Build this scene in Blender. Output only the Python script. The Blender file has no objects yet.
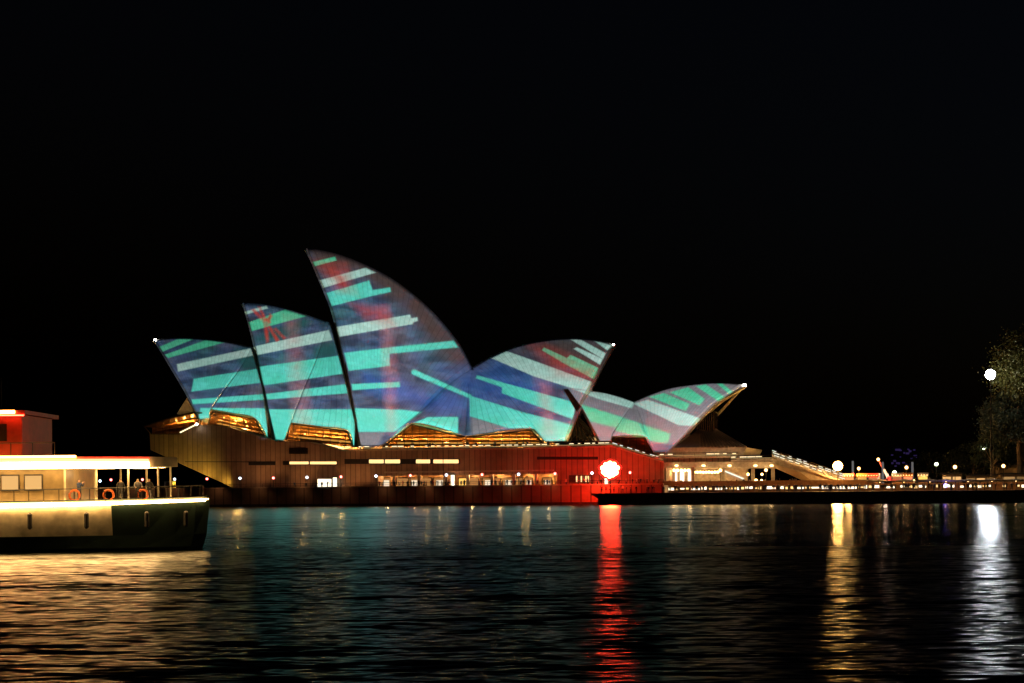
import bpy, math, random
from mathutils import Vector, Matrix
R = math.radians
random.seed(7)
S = bpy.context.scene
COL = S.collection

# ------------------------------------------------------------------ camera
FPX, HOR, ROLL, CAMH = 1650.0, 488.0, 0.009, 4.0      # focal length in px, horizon row, roll, eye height
cam = bpy.data.cameras.new('camera'); co = bpy.data.objects.new('camera', cam); COL.objects.link(co)
cam.sensor_width = 36; cam.lens = FPX / 1024 * 36
cam.shift_y = (HOR - 341.5) / 1024
cam.clip_end = 20000; cam.clip_start = 0.5
co.matrix_world = Matrix.Translation((0, 0, CAMH)) @ Matrix.Rotation(R(90), 4, 'X') @ Matrix.Rotation(-ROLL, 4, 'Z')
S.camera = co
# ------------------------------------------------------------------ sky (night) and exposure
W = bpy.data.worlds.new('World'); S.world = W; W.use_nodes = True
wn = W.node_tree; wn.nodes.clear()
sky = wn.nodes.new('ShaderNodeTexSky'); sky.sky_type = 'NISHITA'; sky.sun_disc = False
sky.sun_elevation = R(-4); sky.sun_rotation = R(110)
bg = wn.nodes.new('ShaderNodeBackground'); bg.inputs[1].default_value = 0.1
wo = wn.nodes.new('ShaderNodeOutputWorld')
tint = wn.nodes.new('ShaderNodeMixRGB'); tint.blend_type = 'MULTIPLY'; tint.inputs[0].default_value = 1; tint.inputs[2].default_value = (.55, .72, 1, 1)
wn.links.new(sky.outputs[0], tint.inputs[1]); wn.links.new(tint.outputs[0], bg.inputs[0]); wn.links.new(bg.outputs[0], wo.inputs[0])
S.view_settings.view_transform = 'Standard'; S.view_settings.look = 'None'
S.view_settings.exposure = 0; S.view_settings.gamma = 1
S.render.engine = 'CYCLES'
S.cycles.use_denoising = True
S.cycles.max_bounces = 5; S.cycles.diffuse_bounces = 2; S.cycles.glossy_bounces = 3
S.cycles.transparent_max_bounces = 12
S.cycles.sample_clamp_indirect = 4
S.cycles.caustics_reflective = False; S.cycles.caustics_refractive = False

PROJ_W = 1.6e7            # watts of the projector tower that lights the sails
PROJ_POS = Vector((9.0, -6.0, 10.0))

# ------------------------------------------------------------------ frames
TH = math.atan(0.28); CS, SN = math.cos(TH), math.sin(TH)
O0 = Vector((0, 400, 0))
HM = Matrix.Translation(O0) @ Matrix.Rotation(-TH, 4, 'Z')      # frame of the peninsula: s along the quay, d away from the water, z up

def ray(px, py):
    du, dv = px - 512, HOR - py
    c, s = math.cos(ROLL), math.sin(ROLL)
    return (du * c + dv * s) / FPX, (dv * c - du * s) / FPX
def L(px, py, d):
    kx, kz = ray(px, py)
    s = (kx * (400 + d * CS) - d * SN) / (CS + kx * SN)
    Y = 400 - s * SN + d * CS
    return Vector((s, d, CAMH + kz * Y))
def Ls(px, d): return L(px, HOR, d).x
def LW(px, py, d): return HM @ L(px, py, d)
def PY(px, py, Y):
    kx, kz = ray(px, py)
    return Vector((kx * Y, Y, CAMH + kz * Y))

# ------------------------------------------------------------------ object helpers
def link(o, parent=None):
    COL.objects.link(o)
    if parent: o.parent = parent
    return o
def tag(o, label=None, cat=None, group=None, kind=None):
    if label: o['label'] = label
    if cat: o['category'] = cat
    if group: o['group'] = group
    if kind: o['kind'] = kind
    return o
def empty(name, loc=(0, 0, 0), rz=0, mat=None):
    o = bpy.data.objects.new(name, None); link(o)
    o.empty_display_size = 0.5
    if mat is not None: o.matrix_world = mat
    else: o.location = loc; o.rotation_euler = (0, 0, rz)
    return o
def kids(o): return [c for c in COL.objects if c.parent == o]
def copy_tree(o, parent=None):
    c = o.copy(); COL.objects.link(c); c.parent = parent
    for ch in kids(o): copy_tree(ch, c)
    return c
TREES = {}
def clone(root, loc, rz=None):
    """copy of a thing with copies of its parts and sub-parts"""
    if root.name not in TREES:
        TREES[root.name] = [(ch, kids(ch)) for ch in kids(root)]
    c = root.copy(); COL.objects.link(c); c.location = loc
    if rz is not None: c.rotation_euler = (0, 0, rz)
    for ch, gs in TREES[root.name]:
        k = ch.copy(); COL.objects.link(k); k.parent = c
        for g in gs:
            q = g.copy(); COL.objects.link(q); q.parent = k
    return c

class MB:
    def __init__(s): s.v, s.f, s.m, s.uv = [], [], [], None
    def quad(s, a, b, c, d, m=0):
        i = len(s.v); s.v += [tuple(a), tuple(b), tuple(c), tuple(d)]; s.f.append((i, i+1, i+2, i+3)); s.m.append(m)
    def box(s, x0, x1, y0, y1, z0, z1, m=0):
        i = len(s.v)
        s.v += [(x0,y0,z0),(x1,y0,z0),(x1,y1,z0),(x0,y1,z0),(x0,y0,z1),(x1,y0,z1),(x1,y1,z1),(x0,y1,z1)]
        for q in ((0,3,2,1),(4,5,6,7),(0,1,5,4),(1,2,6,5),(2,3,7,6),(3,0,4,7)):
            s.f.append(tuple(i+k for k in q)); s.m.append(m)
    def obox(s, a, b, w, h, m=0, up=(0,0,1)):
        """box beam from a to b, w wide and h high"""
        a, b = Vector(a), Vector(b); t = (b-a).normalized(); u = Vector(up)
        x = t.cross(u)
        if x.length < 1e-4: x = Vector((1,0,0))
        x.normalize(); y = x.cross(t).normalized()
        i = len(s.v)
        for p in (a, b):
            for sx, sy in ((-1,-1),(1,-1),(1,1),(-1,1)):
                s.v.append(tuple(p + x*(sx*w/2) + y*(sy*h/2)))
        for q in ((0,1,2,3),(7,6,5,4),(0,4,5,1),(1,5,6,2),(2,6,7,3),(3,7,4,0)):
            s.f.append(tuple(i+k for k in q)); s.m.append(m)
    def tube(s, pts, rad, n=8, m=0):
        pts = [Vector(p) for p in pts]; i0 = len(s.v)
        for k, p in enumerate(pts):
            t = (pts[min(k+1, len(pts)-1)] - pts[max(k-1, 0)]).normalized()
            u = Vector((0,0,1)) if abs(t.z) < .9 else Vector((1,0,0))
            x = t.cross(u).normalized(); y = x.cross(t)
            r = rad[k] if isinstance(rad, (list, tuple)) else rad
            for j in range(n):
                a = 2*math.pi*j/n
                s.v.append(tuple(p + x*(r*math.cos(a)) + y*(r*math.sin(a))))
        for k in range(len(pts)-1):
            for j in range(n):
                a = i0+k*n+j; b = i0+k*n+(j+1) % n
                s.f.append((a, b, b+n, a+n)); s.m.append(m)
        s.f.append(tuple(i0+j for j in range(n))[::-1]); s.m.append(m)
        e = i0+(len(pts)-1)*n
        s.f.append(tuple(e+j for j in range(n))); s.m.append(m)
    def ball(s, c, r, seg=12, ring=8, m=0, sc=(1,1,1)):
        i0 = len(s.v)
        for a in range(ring+1):
            ph = math.pi*a/ring
            for b in range(seg):
                t = 2*math.pi*b/seg
                s.v.append((c[0]+r*sc[0]*math.sin(ph)*math.cos(t), c[1]+r*sc[1]*math.sin(ph)*math.sin(t), c[2]+r*sc[2]*math.cos(ph)))
        for a in range(ring):
            for b in range(seg):
                p, q = i0+a*seg+b, i0+a*seg+(b+1) % seg
                s.f.append((p, p+seg, q+seg, q)); s.m.append(m)
    def prism(s, pts, axis_vec, m=0):
        """polygon (list of 3d points) pushed along axis_vec"""
        n = len(pts); i = len(s.v); A = Vector(axis_vec)
        s.v += [tuple(p) for p in pts] + [tuple(Vector(p)+A) for p in pts]
        s.f.append(tuple(range(i, i+n))); s.m.append(m)
        s.f.append(tuple(range(i+2*n-1, i+n-1, -1))); s.m.append(m)
        for k in range(n):
            l = (k+1) % n
            s.f.append((i+k, i+n+k, i+n+l, i+l)); s.m.append(m)
    def build(s, name, mats, parent=None, smooth=False, solid=None, bevel=0):
        me = bpy.data.meshes.new(name); me.from_pydata(s.v, [], s.f); me.update()
        for mt in (mats if isinstance(mats, (list, tuple)) else [mats]): me.materials.append(mt)
        if len(set(s.m)) > 1: me.polygons.foreach_set('material_index', s.m)
        if s.uv:
            l = me.uv_layers.new(name='UVMap')
            for lp in me.loops: l.data[lp.index].uv = s.uv[lp.vertex_index]
        import bmesh
        b = bmesh.new(); b.from_mesh(me); bmesh.ops.recalc_face_normals(b, faces=b.faces); b.to_mesh(me); b.free()
        if smooth: me.polygons.foreach_set('use_smooth', [True]*len(me.polygons))
        o = bpy.data.objects.new(name, me); link(o, parent)
        if solid:
            md = o.modifiers.new('thickness', 'SOLIDIFY'); md.thickness = solid; md.offset = 0
        if bevel:
            md = o.modifiers.new('edge', 'BEVEL'); md.width = bevel; md.segments = 2
        return o

# ------------------------------------------------------------------ materials
def newmat(name):
    m = bpy.data.materials.new(name); m.use_nodes = True; nt = m.node_tree; nt.nodes.clear()
    o = nt.nodes.new('ShaderNodeOutputMaterial'); return m, nt, o
def N(nt, t, **kw):
    n = nt.nodes.new(t)
    for k, v in kw.items(): setattr(n, k, v)
    return n
def solid(name, col, rough=.7, metal=0, var=.25, scale=1.5, spec=.4, bump=0):
    m, nt, o = newmat(name)
    p = N(nt, 'ShaderNodeBsdfPrincipled'); p.inputs['Roughness'].default_value = rough
    p.inputs['Metallic'].default_value = metal; p.inputs['Specular IOR Level'].default_value = spec
    tc = N(nt, 'ShaderNodeTexCoord'); ns = N(nt, 'ShaderNodeTexNoise')
    ns.inputs['Scale'].default_value = scale; ns.inputs['Detail'].default_value = 5
    nt.links.new(tc.outputs['Object'], ns.inputs['Vector'])
    cr = N(nt, 'ShaderNodeValToRGB')
    cr.color_ramp.elements[0].position = .3; cr.color_ramp.elements[1].position = .7
    cr.color_ramp.elements[0].color = (*[c*(1-var) for c in col], 1); cr.color_ramp.elements[1].color = (*[min(1, c*(1+var)) for c in col], 1)
    nt.links.new(ns.outputs[0], cr.inputs[0]); nt.links.new(cr.outputs[0], p.inputs['Base Color'])
    if bump:
        b = N(nt, 'ShaderNodeBump'); b.inputs['Strength'].default_value = bump; b.inputs['Distance'].default_value = .05
        nt.links.new(ns.outputs[0], b.inputs['Height']); nt.links.new(b.outputs[0], p.inputs['Normal'])
    nt.links.new(p.outputs[0], o.inputs[0]); return m
def emit(name, col, st):
    m, nt, o = newmat(name)
    e = N(nt, 'ShaderNodeEmission'); e.inputs[0].default_value = (*col, 1); e.inputs[1].default_value = st
    nt.links.new(e.outputs[0], o.inputs[0]); return m
def glass(name, col=(.6,.5,.35), mixf=.25):
    m, nt, o = newmat(name)
    t = N(nt, 'ShaderNodeBsdfTransparent'); t.inputs[0].default_value = (*col, 1)
    g = N(nt, 'ShaderNodeBsdfGlossy'); g.inputs['Roughness'].default_value = .04
    f = N(nt, 'ShaderNodeFresnel'); f.inputs[0].default_value = 1.5
    mx = N(nt, 'ShaderNodeMixShader'); nt.links.new(f.outputs[0], mx.inputs[0])
    nt.links.new(t.outputs[0], mx.inputs[1]); nt.links.new(g.outputs[0], mx.inputs[2]); nt.links.new(mx.outputs[0], o.inputs[0]); return m

def tile_mat():
    m, nt, o = newmat('ceramic_tiles')
    p = N(nt, 'ShaderNodeBsdfPrincipled'); p.inputs['Roughness'].default_value = .55; p.inputs['Specular IOR Level'].default_value = .25
    uv = N(nt, 'ShaderNodeUVMap'); sp = N(nt, 'ShaderNodeSeparateXYZ'); nt.links.new(uv.outputs[0], sp.inputs[0])
    def line(sock, width):
        fr = N(nt, 'ShaderNodeMath', operation='FRACT'); nt.links.new(sock, fr.inputs[0])
        a = N(nt, 'ShaderNodeMath', operation='SUBTRACT'); a.inputs[1].default_value = .5; nt.links.new(fr.outputs[0], a.inputs[0])
        b = N(nt, 'ShaderNodeMath', operation='ABSOLUTE'); nt.links.new(a.outputs[0], b.inputs[0])
        c = N(nt, 'ShaderNodeMapRange'); c.inputs[1].default_value = .5-width; c.inputs[2].default_value = .5
        nt.links.new(b.outputs[0], c.inputs[0]); return c.outputs[0]
    # chevron: second coordinate zigzags within each rib
    fr = N(nt, 'ShaderNodeMath', operation='FRACT'); nt.links.new(sp.outputs[0], fr.inputs[0])
    a = N(nt, 'ShaderNodeMath', operation='SUBTRACT'); a.inputs[1].default_value = .5; nt.links.new(fr.outputs[0], a.inputs[0])
    ab = N(nt, 'ShaderNodeMath', operation='ABSOLUTE'); nt.links.new(a.outputs[0], ab.inputs[0])
    z = N(nt, 'ShaderNodeMath', operation='MULTIPLY_ADD'); z.inputs[1].default_value = .8
    nt.links.new(ab.outputs[0], z.inputs[0]); nt.links.new(sp.outputs[1], z.inputs[2])
    l1, l2 = line(sp.outputs[0], .11), line(z.outputs[0], .09)
    mx = N(nt, 'ShaderNodeMath', operation='MAXIMUM'); nt.links.new(l1, mx.inputs[0])
    h = N(nt, 'ShaderNodeMath', operation='MULTIPLY'); h.inputs[1].default_value = .55; nt.links.new(l2, h.inputs[0]); nt.links.new(h.outputs[0], mx.inputs[1])
    # panel to panel variation
    fl = N(nt, 'ShaderNodeVectorMath', operation='FLOOR'); cb = N(nt, 'ShaderNodeCombineXYZ')
    nt.links.new(sp.outputs[0], cb.inputs[0]); nt.links.new(z.outputs[0], cb.inputs[1]); nt.links.new(cb.outputs[0], fl.inputs[0])
    wnz = N(nt, 'ShaderNodeTexWhiteNoise'); nt.links.new(fl.outputs[0], wnz.inputs['Vector'])
    cr = N(nt, 'ShaderNodeValToRGB'); cr.color_ramp.elements[0].color = (.64,.64,.62,1); cr.color_ramp.elements[1].color = (.75,.75,.73,1)
    nt.links.new(wnz.outputs['Value'], cr.inputs[0])
    mc = N(nt, 'ShaderNodeMixRGB'); mc.inputs[2].default_value = (.46,.46,.44,1)
    nt.links.new(mx.outputs[0], mc.inputs[0]); nt.links.new(cr.outputs[0], mc.inputs[1]); nt.links.new(mc.outputs[0], p.inputs['Base Color'])
    nt.links.new(p.outputs[0], o.inputs[0]); return m

def panel_mat(name, col, pitch=1.35, course=0):
    """precast wall panels: vertical joints every pitch metres along x (object space), each panel a little different"""
    m, nt, o = newmat(name)
    p = N(nt, 'ShaderNodeBsdfPrincipled'); p.inputs['Roughness'].default_value = .75; p.inputs['Specular IOR Level'].default_value = .25
    tc = N(nt, 'ShaderNodeTexCoord'); sp = N(nt, 'ShaderNodeSeparateXYZ'); nt.links.new(tc.outputs['Object'], sp.inputs[0])
    dv = N(nt, 'ShaderNodeMath', operation='DIVIDE'); dv.inputs[1].default_value = pitch; nt.links.new(sp.outputs[0], dv.inputs[0])
    fr = N(nt, 'ShaderNodeMath', operation='FRACT'); nt.links.new(dv.outputs[0], fr.inputs[0])
    ls = N(nt, 'ShaderNodeMath', operation='LESS_THAN'); ls.inputs[1].default_value = .16; nt.links.new(fr.outputs[0], ls.inputs[0])
    fl = N(nt, 'ShaderNodeMath', operation='FLOOR'); nt.links.new(dv.outputs[0], fl.inputs[0])
    wnz = N(nt, 'ShaderNodeTexWhiteNoise', noise_dimensions='1D'); nt.links.new(fl.outputs[0], wnz.inputs['W'])
    ns = N(nt, 'ShaderNodeTexNoise'); ns.inputs['Scale'].default_value = .6; ns.inputs['Detail'].default_value = 6; nt.links.new(tc.outputs['Object'], ns.inputs['Vector'])
    ad = N(nt, 'ShaderNodeMath', operation='MULTIPLY_ADD'); ad.inputs[1].default_value = .5
    nt.links.new(wnz.outputs['Value'], ad.inputs[0]); nt.links.new(ns.outputs[0], ad.inputs[2])
    cr = N(nt, 'ShaderNodeValToRGB'); cr.color_ramp.elements[0].position = .35; cr.color_ramp.elements[1].position = 1.1
    cr.color_ramp.elements[0].color = (*[c*.75 for c in col], 1); cr.color_ramp.elements[1].color = (*[c*1.2 for c in col], 1)
    nt.links.new(ad.outputs[0], cr.inputs[0])
    mc = N(nt, 'ShaderNodeMixRGB'); mc.inputs[2].default_value = (*[c*.55 for c in col], 1)
    nt.links.new(ls.outputs[0], mc.inputs[0]); nt.links.new(cr.outputs[0], mc.inputs[1]); nt.links.new(mc.outputs[0], p.inputs['Base Color'])
    b = N(nt, 'ShaderNodeBump'); b.invert = True; b.inputs['Strength'].default_value = .6; b.inputs['Distance'].default_value = .04
    nt.links.new(ls.outputs[0], b.inputs['Height']); nt.links.new(b.outputs[0], p.inputs['Normal'])
    nt.links.new(p.outputs[0], o.inputs[0]); return m

def water_mat():
    """slopes of the ripples come straight from noise (no bump filtering), so far ripples average out the way real ones do"""
    m, nt, o = newmat('harbour_water'); lk = nt.links.new
    tc = N(nt, 'ShaderNodeTexCoord')
    def noise(sx, sy, det, off=0, col=True):
        mp = N(nt, 'ShaderNodeMapping'); mp.inputs['Scale'].default_value = (sx, sy, 1); mp.inputs['Location'].default_value = (off, off, off); lk(tc.outputs['Object'], mp.inputs[0])
        n = N(nt, 'ShaderNodeTexNoise'); n.inputs['Scale'].default_value = 1; n.inputs['Detail'].default_value = det; n.inputs['Roughness'].default_value = .5
        lk(mp.outputs[0], n.inputs['Vector'])
        if not col: return n.outputs[0]
        v = N(nt, 'ShaderNodeVectorMath', operation='SUBTRACT'); v.inputs[1].default_value = (.5, .5, .5); lk(n.outputs['Color'], v.inputs[0]); return v.outputs[0]
    def madd(vec, k, acc):
        v = N(nt, 'ShaderNodeVectorMath', operation='MULTIPLY_ADD'); v.inputs[1].default_value = k; lk(vec, v.inputs[0])
        if acc is not None: lk(acc, v.inputs[2])
        return v.outputs[0]
    slope = madd(noise(.9, 3.0, 2), (.30, 1.2, 0), None)
    slope = madd(noise(.35, 1.0, 2, 9), (.10, .9, 0), slope)
    slope = madd(noise(.05, .16, 2, 23), (.03, .75, 0), slope)
    # calm water under the far wall, rougher water this side of the ferry's track
    band = noise(.006, .045, 2, 3, False)
    sp = N(nt, 'ShaderNodeSeparateXYZ'); lk(tc.outputs['Object'], sp.inputs[0])
    wv = N(nt, 'ShaderNodeMath', operation='MULTIPLY_ADD'); wv.inputs[1].default_value = 90; lk(band, wv.inputs[0]); lk(sp.outputs[1], wv.inputs[2])
    md = N(nt, 'ShaderNodeMapRange'); md.inputs[1].default_value = 130; md.inputs[2].default_value = 190
    md.inputs[3].default_value = 1.5; md.inputs[4].default_value = .5; lk(wv.outputs[0], md.inputs[0])
    sc = N(nt, 'ShaderNodeVectorMath', operation='SCALE'); lk(slope, sc.inputs[0]); lk(md.outputs[0], sc.inputs['Scale'])
    s2 = N(nt, 'ShaderNodeSeparateXYZ'); lk(sc.outputs[0], s2.inputs[0])
    sh = N(nt, 'ShaderNodeMath', operation='SUBTRACT'); sh.inputs[1].default_value = .055; lk(s2.outputs[1], sh.inputs[0])
    ab = N(nt, 'ShaderNodeMath', operation='ABSOLUTE'); lk(sh.outputs[0], ab.inputs[0])
    ng = N(nt, 'ShaderNodeMath', operation='SUBTRACT'); ng.inputs[0].default_value = .055; lk(ab.outputs[0], ng.inputs[1])     # steep lee faces are hidden behind the crest in front at this grazing angle
    cb = N(nt, 'ShaderNodeCombineXYZ'); lk(s2.outputs[0], cb.inputs[0]); lk(ng.outputs[0], cb.inputs[1]); cb.inputs[2].default_value = 1
    nm = N(nt, 'ShaderNodeVectorMath', operation='NORMALIZE'); lk(cb.outputs[0], nm.inputs[0])
    g = N(nt, 'ShaderNodeBsdfGlossy', distribution='BECKMANN'); g.inputs['Color'].default_value = (.62, .66, .66, 1); g.inputs['Anisotropy'].default_value = .40
    tg = N(nt, 'ShaderNodeCombineXYZ'); tg.inputs[0].default_value = 1; lk(tg.outputs[0], g.inputs['Tangent'])
    rg = N(nt, 'ShaderNodeMapRange'); rg.inputs[1].default_value = 130; rg.inputs[2].default_value = 190; rg.inputs[3].default_value = .285; rg.inputs[4].default_value = .25; lk(wv.outputs[0], rg.inputs[0]); lk(rg.outputs[0], g.inputs['Roughness'])
    lk(nm.outputs[0], g.inputs['Normal'])
    d = N(nt, 'ShaderNodeBsdfDiffuse'); d.inputs[0].default_value = (.001, .002, .002, 1)
    f = N(nt, 'ShaderNodeFresnel'); f.inputs[0].default_value = 1.33; lk(nm.outputs[0], f.inputs['Normal'])
    mx = N(nt, 'ShaderNodeMixShader'); lk(f.outputs[0], mx.inputs[0]); lk(d.outputs[0], mx.inputs[1]); lk(g.outputs[0], mx.inputs[2])
    lk(mx.outputs[0], o.inputs[0]); return m

def halo_globe(name, edge, core, st_edge, st_core):
    """frosted globe: blinding in the middle, coloured and dimmer towards its rim"""
    m, nt, o = newmat(name)
    lw = N(nt, 'ShaderNodeLayerWeight'); lw.inputs[0].default_value = .5
    mr = N(nt, 'ShaderNodeMapRange', interpolation_type='SMOOTHSTEP'); mr.inputs[1].default_value = .08; mr.inputs[2].default_value = .40; nt.links.new(lw.outputs['Facing'], mr.inputs[0])
    a = N(nt, 'ShaderNodeEmission'); a.inputs[0].default_value = (*core, 1); a.inputs[1].default_value = st_core
    b = N(nt, 'ShaderNodeEmission'); b.inputs[0].default_value = (*edge, 1); b.inputs[1].default_value = st_edge
    mx = N(nt, 'ShaderNodeMixShader'); nt.links.new(mr.outputs[0], mx.inputs[0]); nt.links.new(a.outputs[0], mx.inputs[1]); nt.links.new(b.outputs[0], mx.inputs[2]); nt.links.new(mx.outputs[0], o.inputs[0]); return m

M = dict(
    tile=tile_mat(), podium=panel_mat('granite_panels', (.30, .21, .15)), seawall=panel_mat('seawall_blocks', (.24, .18, .14), 2.4),
    concrete=solid('concrete', (.42, .36, .28), .8), rim=solid('rib_concrete', (.50, .42, .30), .7),
    bronze=solid('bronze', (.10, .065, .035), .45, .6), dark=solid('dark_metal', (.03, .028, .025), .5, .3),
    timber=solid('brush_box_timber', (.42, .22, .08), .5, 0, .4, .8), paving=solid('paving', (.20, .17, .14), .8),
    stone=solid('dark_stone', (.06, .05, .042), .9, 0, .4, .7, .2, .4), sandstone=solid('sandstone', (.34, .25, .15), .9, 0, .45, .25, .2, .6),
    glass=glass('bronze_glass', (.78, .62, .40)), darkglass=solid('tinted_glass', (.02, .016, .012), .12, 0, .2, .5, .6),
    warmpane=emit('lit_window', (1, .66, .26), 1.5), shopwarm=emit('warm_shopfront', (1, .44, .13), .42), shopwhite=emit('bright_shopfront', (1, .80, .55), 1.0), whitepane=emit('lit_shopfront', (1, .86, .62), 2.2),
    goldpane=emit('lit_gold', (1, .56, .12), 1.3),
    lampw=halo_globe('white_globe', (.25, .45, 1), (.8, .9, 1), .5, 9), lampr=halo_globe('red_globe', (1, .05, .06), (1, .25, .2), .9, 8), lampo=halo_globe('amber_globe', (1, .42, .08), (1, .6, .22), .8, 13),
    lampg=emit('greenish_globe', (.85, 1, .6), 6), strip=emit('strip_light', (1, .80, .45), 1.7), stripw=emit('cool_strip_light', (.95, 1, .85), 1.1),
    beacon=emit('beacon', (1, .95, .85), 40), sodium=halo_globe('sodium_lamp', (1, .36, .05), (1, .50, .12), .5, 750), flood=halo_globe('floodlight_lens', (.5, .5, .8), (.95, .95, 1), .35, 520),
    water=water_mat(),
)

# ------------------------------------------------------------------ water, land
def structure(o, label=None, cat=None): return tag(o, label, cat, None, 'structure')
b = MB(); b.quad((-6000, -60, 0), (6000, -60, 0), (6000, 12000, 0), (-6000, 12000, 0))
structure(b.build('water', M['water']), 'dark rippled harbour water streaked with coloured lamp reflections', 'water')
house = empty('opera_house', mat=HM)
tag(house, 'concert hall with tall white tiled sail roofs lit in teal stripes above a granite podium', 'concert hall')

# ------------------------------------------------------------------ sails
def poly_at(pts, t):
    """point at fraction t of a px polyline"""
    ls = [math.dist(pts[i], pts[i+1]) for i in range(len(pts)-1)]; T = sum(ls)*t
    for i, l in enumerate(ls):
        if T <= l or i == len(ls)-1:
            k = T/l if l else 0
            return (pts[i][0]+(pts[i+1][0]-pts[i][0])*k, pts[i][1]+(pts[i+1][1]-pts[i][1])*k)
        T -= l
def smooth_poly(pts, n=24):
    """Catmull-Rom through px points, even samples"""
    if len(pts) == 2: return [poly_at(pts, i/(n-1)) for i in range(n)]
    P = [pts[0]] + list(pts) + [pts[-1]]; out = []
    for i in range(1, len(P)-2):
        for k in range(12):
            t = k/12; r = []
            for c in (0, 1):
                a0, a1, a2, a3 = (P[i+j][c] for j in (-1, 0, 1, 2))
                r.append(.5*((2*a1)+(-a0+a2)*t+(2*a0-5*a1+4*a2-a3)*t*t+(-a0+3*a1-3*a2+a3)*t**3))
            out.append(tuple(r))
    out.append(pts[-1])
    return [poly_at(out, i/(n-1)) for i in range(n)]

def arch(t, d0, d1):
    """depth of a gothic arch rib at height fraction t: foot at d0, ridge at d1"""
    return d1 - (d1-d0)*max(0, 1-t**1.6)**.95
def edge3(pts, dfun, n, xf=None):
    """px polyline -> 3d points in the house frame"""
    q = smooth_poly(pts, n); ys = [p[1] for p in q]
    out = []
    for i, p in enumerate(q):
        p2 = xf(p) if xf else p
        out.append(L(p2[0], p2[1], dfun(i/(n-1), p)))
    return out
def coons(bottom, top, left, right):
    nu, nv = len(bottom), len(left); g = []
    for j in range(nv):
        v = j/(nv-1); row = []
        for i in range(nu):
            u = i/(nu-1)
            p = (bottom[i]*(1-v)+top[i]*v) + (left[j]*(1-u)+right[j]*u) \
                - (bottom[0]*(1-u)*(1-v)+bottom[-1]*u*(1-v)+top[0]*(1-u)*v+top[-1]*u*v)
            row.append(p)
        g.append(row)
    return g
def grid_mesh(g, mats, name, parent, nrib, nring, mirror_d=None, solid=.5):
    m = MB(); m.uv = []
    def add(gr):
        i0 = len(m.v); nv, nu = len(gr), len(gr[0])
        for j, r in enumerate(gr):
            for i, p in enumerate(r):
                m.v.append(tuple(p)); m.uv.append((i/(nu-1)*nrib, j/(nv-1)*nring))
        for j in range(nv-1):
            for i in range(nu-1):
                a = i0+j*nu+i; m.f.append((a, a+1, a+nu+1, a+nu)); m.m.append(0)
    add(g)
    if mirror_d is not None:
        add([[mirror(p, mirror_d) for p in r] for r in g])
    return m.build(name, mats, parent, smooth=True, solid=solid)

def axis_slope(px):
    kx, _ = ray(px, HOR)
    return (kx*CS-SN)/(kx*SN+CS)
AX_HALL, AX_REST = axis_slope(585), axis_slope(735)
def mirror(p, dm):
    """the far half of a roof: reflected in the ridge plane along the hall's own cross axis"""
    d2 = 2*dm-p.y
    return Vector((p.x+(d2-p.y)*(AX_REST if dm < 20 else AX_HALL), d2, p.z))
DF, DR = 3.0, 26.0          # depth of the feet and of the ridge plane of the big hall
def main_shell(mouth, rear, foot, ridge, df, dr, nrib, nring, parent, xf=None, name='roof_shell'):
    """mouth, rear: px polylines foot->ridge ; foot, ridge: px polylines mouth->rear"""
    fd = lambda t, p: arch(t, df, dr)
    g = coons(edge3(foot, lambda t, p: df, 25, xf), edge3(ridge, lambda t, p: dr, 25, xf), edge3(mouth, fd, 33, xf), edge3(rear, fd, 33, xf))
    return grid_mesh(g, M['tile'], name, parent, nrib, nring, dr), g
def rim_of(g, col, width_s, parent, dr, name='rim'):
    """concrete rib that closes the mouth edge (column col of the grid), on both halves"""
    for half in (0, 1):
        m = MB(); pr = None
        pts = [r[col] for r in g]
        if half: pts = [mirror(p, dr) for p in pts]
        i0 = 0
        for k, p in enumerate(pts):
            inw = 1 if not half else -1
            q = [p + Vector((0, -.28*inw, 0)), p + Vector((width_s, -.20*inw, -.1)), p + Vector((width_s, .9*inw, -.5)), p + Vector((0, .9*inw, -.5))]
            m.v += [tuple(x) for x in q]
            if k:
                a = (k-1)*4
                for j in range(4): m.f.append((a+j, a+(j+1) % 4, a+4+(j+1) % 4, a+4+j)); m.m.append(0)
        m.f.append((0, 1, 2, 3)); m.m.append(0)
        e = 4*(len(pts)-1); m.f.append((e, e+1, e+2, e+3)); m.m.append(0)
        m.build(name, M['rim'], parent)

A1 = dict(mouth=[(200.5,419),(196,410),(185,389),(170,364),(155.5,340)], rear=[(209.5,418),(211,408),(228,385),(242,366),(252,348)],
          foot=[(200.5,419),(209.5,419)], ridge=[(155.5,340),(178,338.3),(205,339.6),(228,342.6),(252,348)])
A2 = dict(mouth=[(274,440),(269,410),(265.3,392),(256.5,350.5),(250,324),(244,303)], rear=[(284,440.5),(291,422),(304,389),(317,358),(329,323)],
          foot=[(274,440),(284,440.5)], ridge=[(244,303),(263,304.3),(286,309),(307,315.2),(329,323)])
A3 = dict(mouth=[(360.5,447),(355.6,414.4),(349,379.4),(341,342.5),(332.8,309.7),(320.5,279),(307.6,248.5)],
          rear=[(379.5,446),(414,419),(443,390),(472,368.5)], foot=[(360.5,447),(379.5,446.5)],
          ridge=[(307.6,248.5),(336,254),(364,264.6),(390,278),(413.4,295),(434,314),(451,333.7),(463,351),(472,368.5)])
A4 = dict(mouth=[(564,441),(576,411),(590.5,382.7),(608,351),(613,345)], rear=[(546,441.5),(520,411),(500,388),(472,368.5)],
          foot=[(564,441),(546,441.5)], ridge=[(613,345),(597.5,340.9),(573,338.8),(548,340.5),(523.8,345),(502.7,352),(486,360),(472,368.5)])
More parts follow.
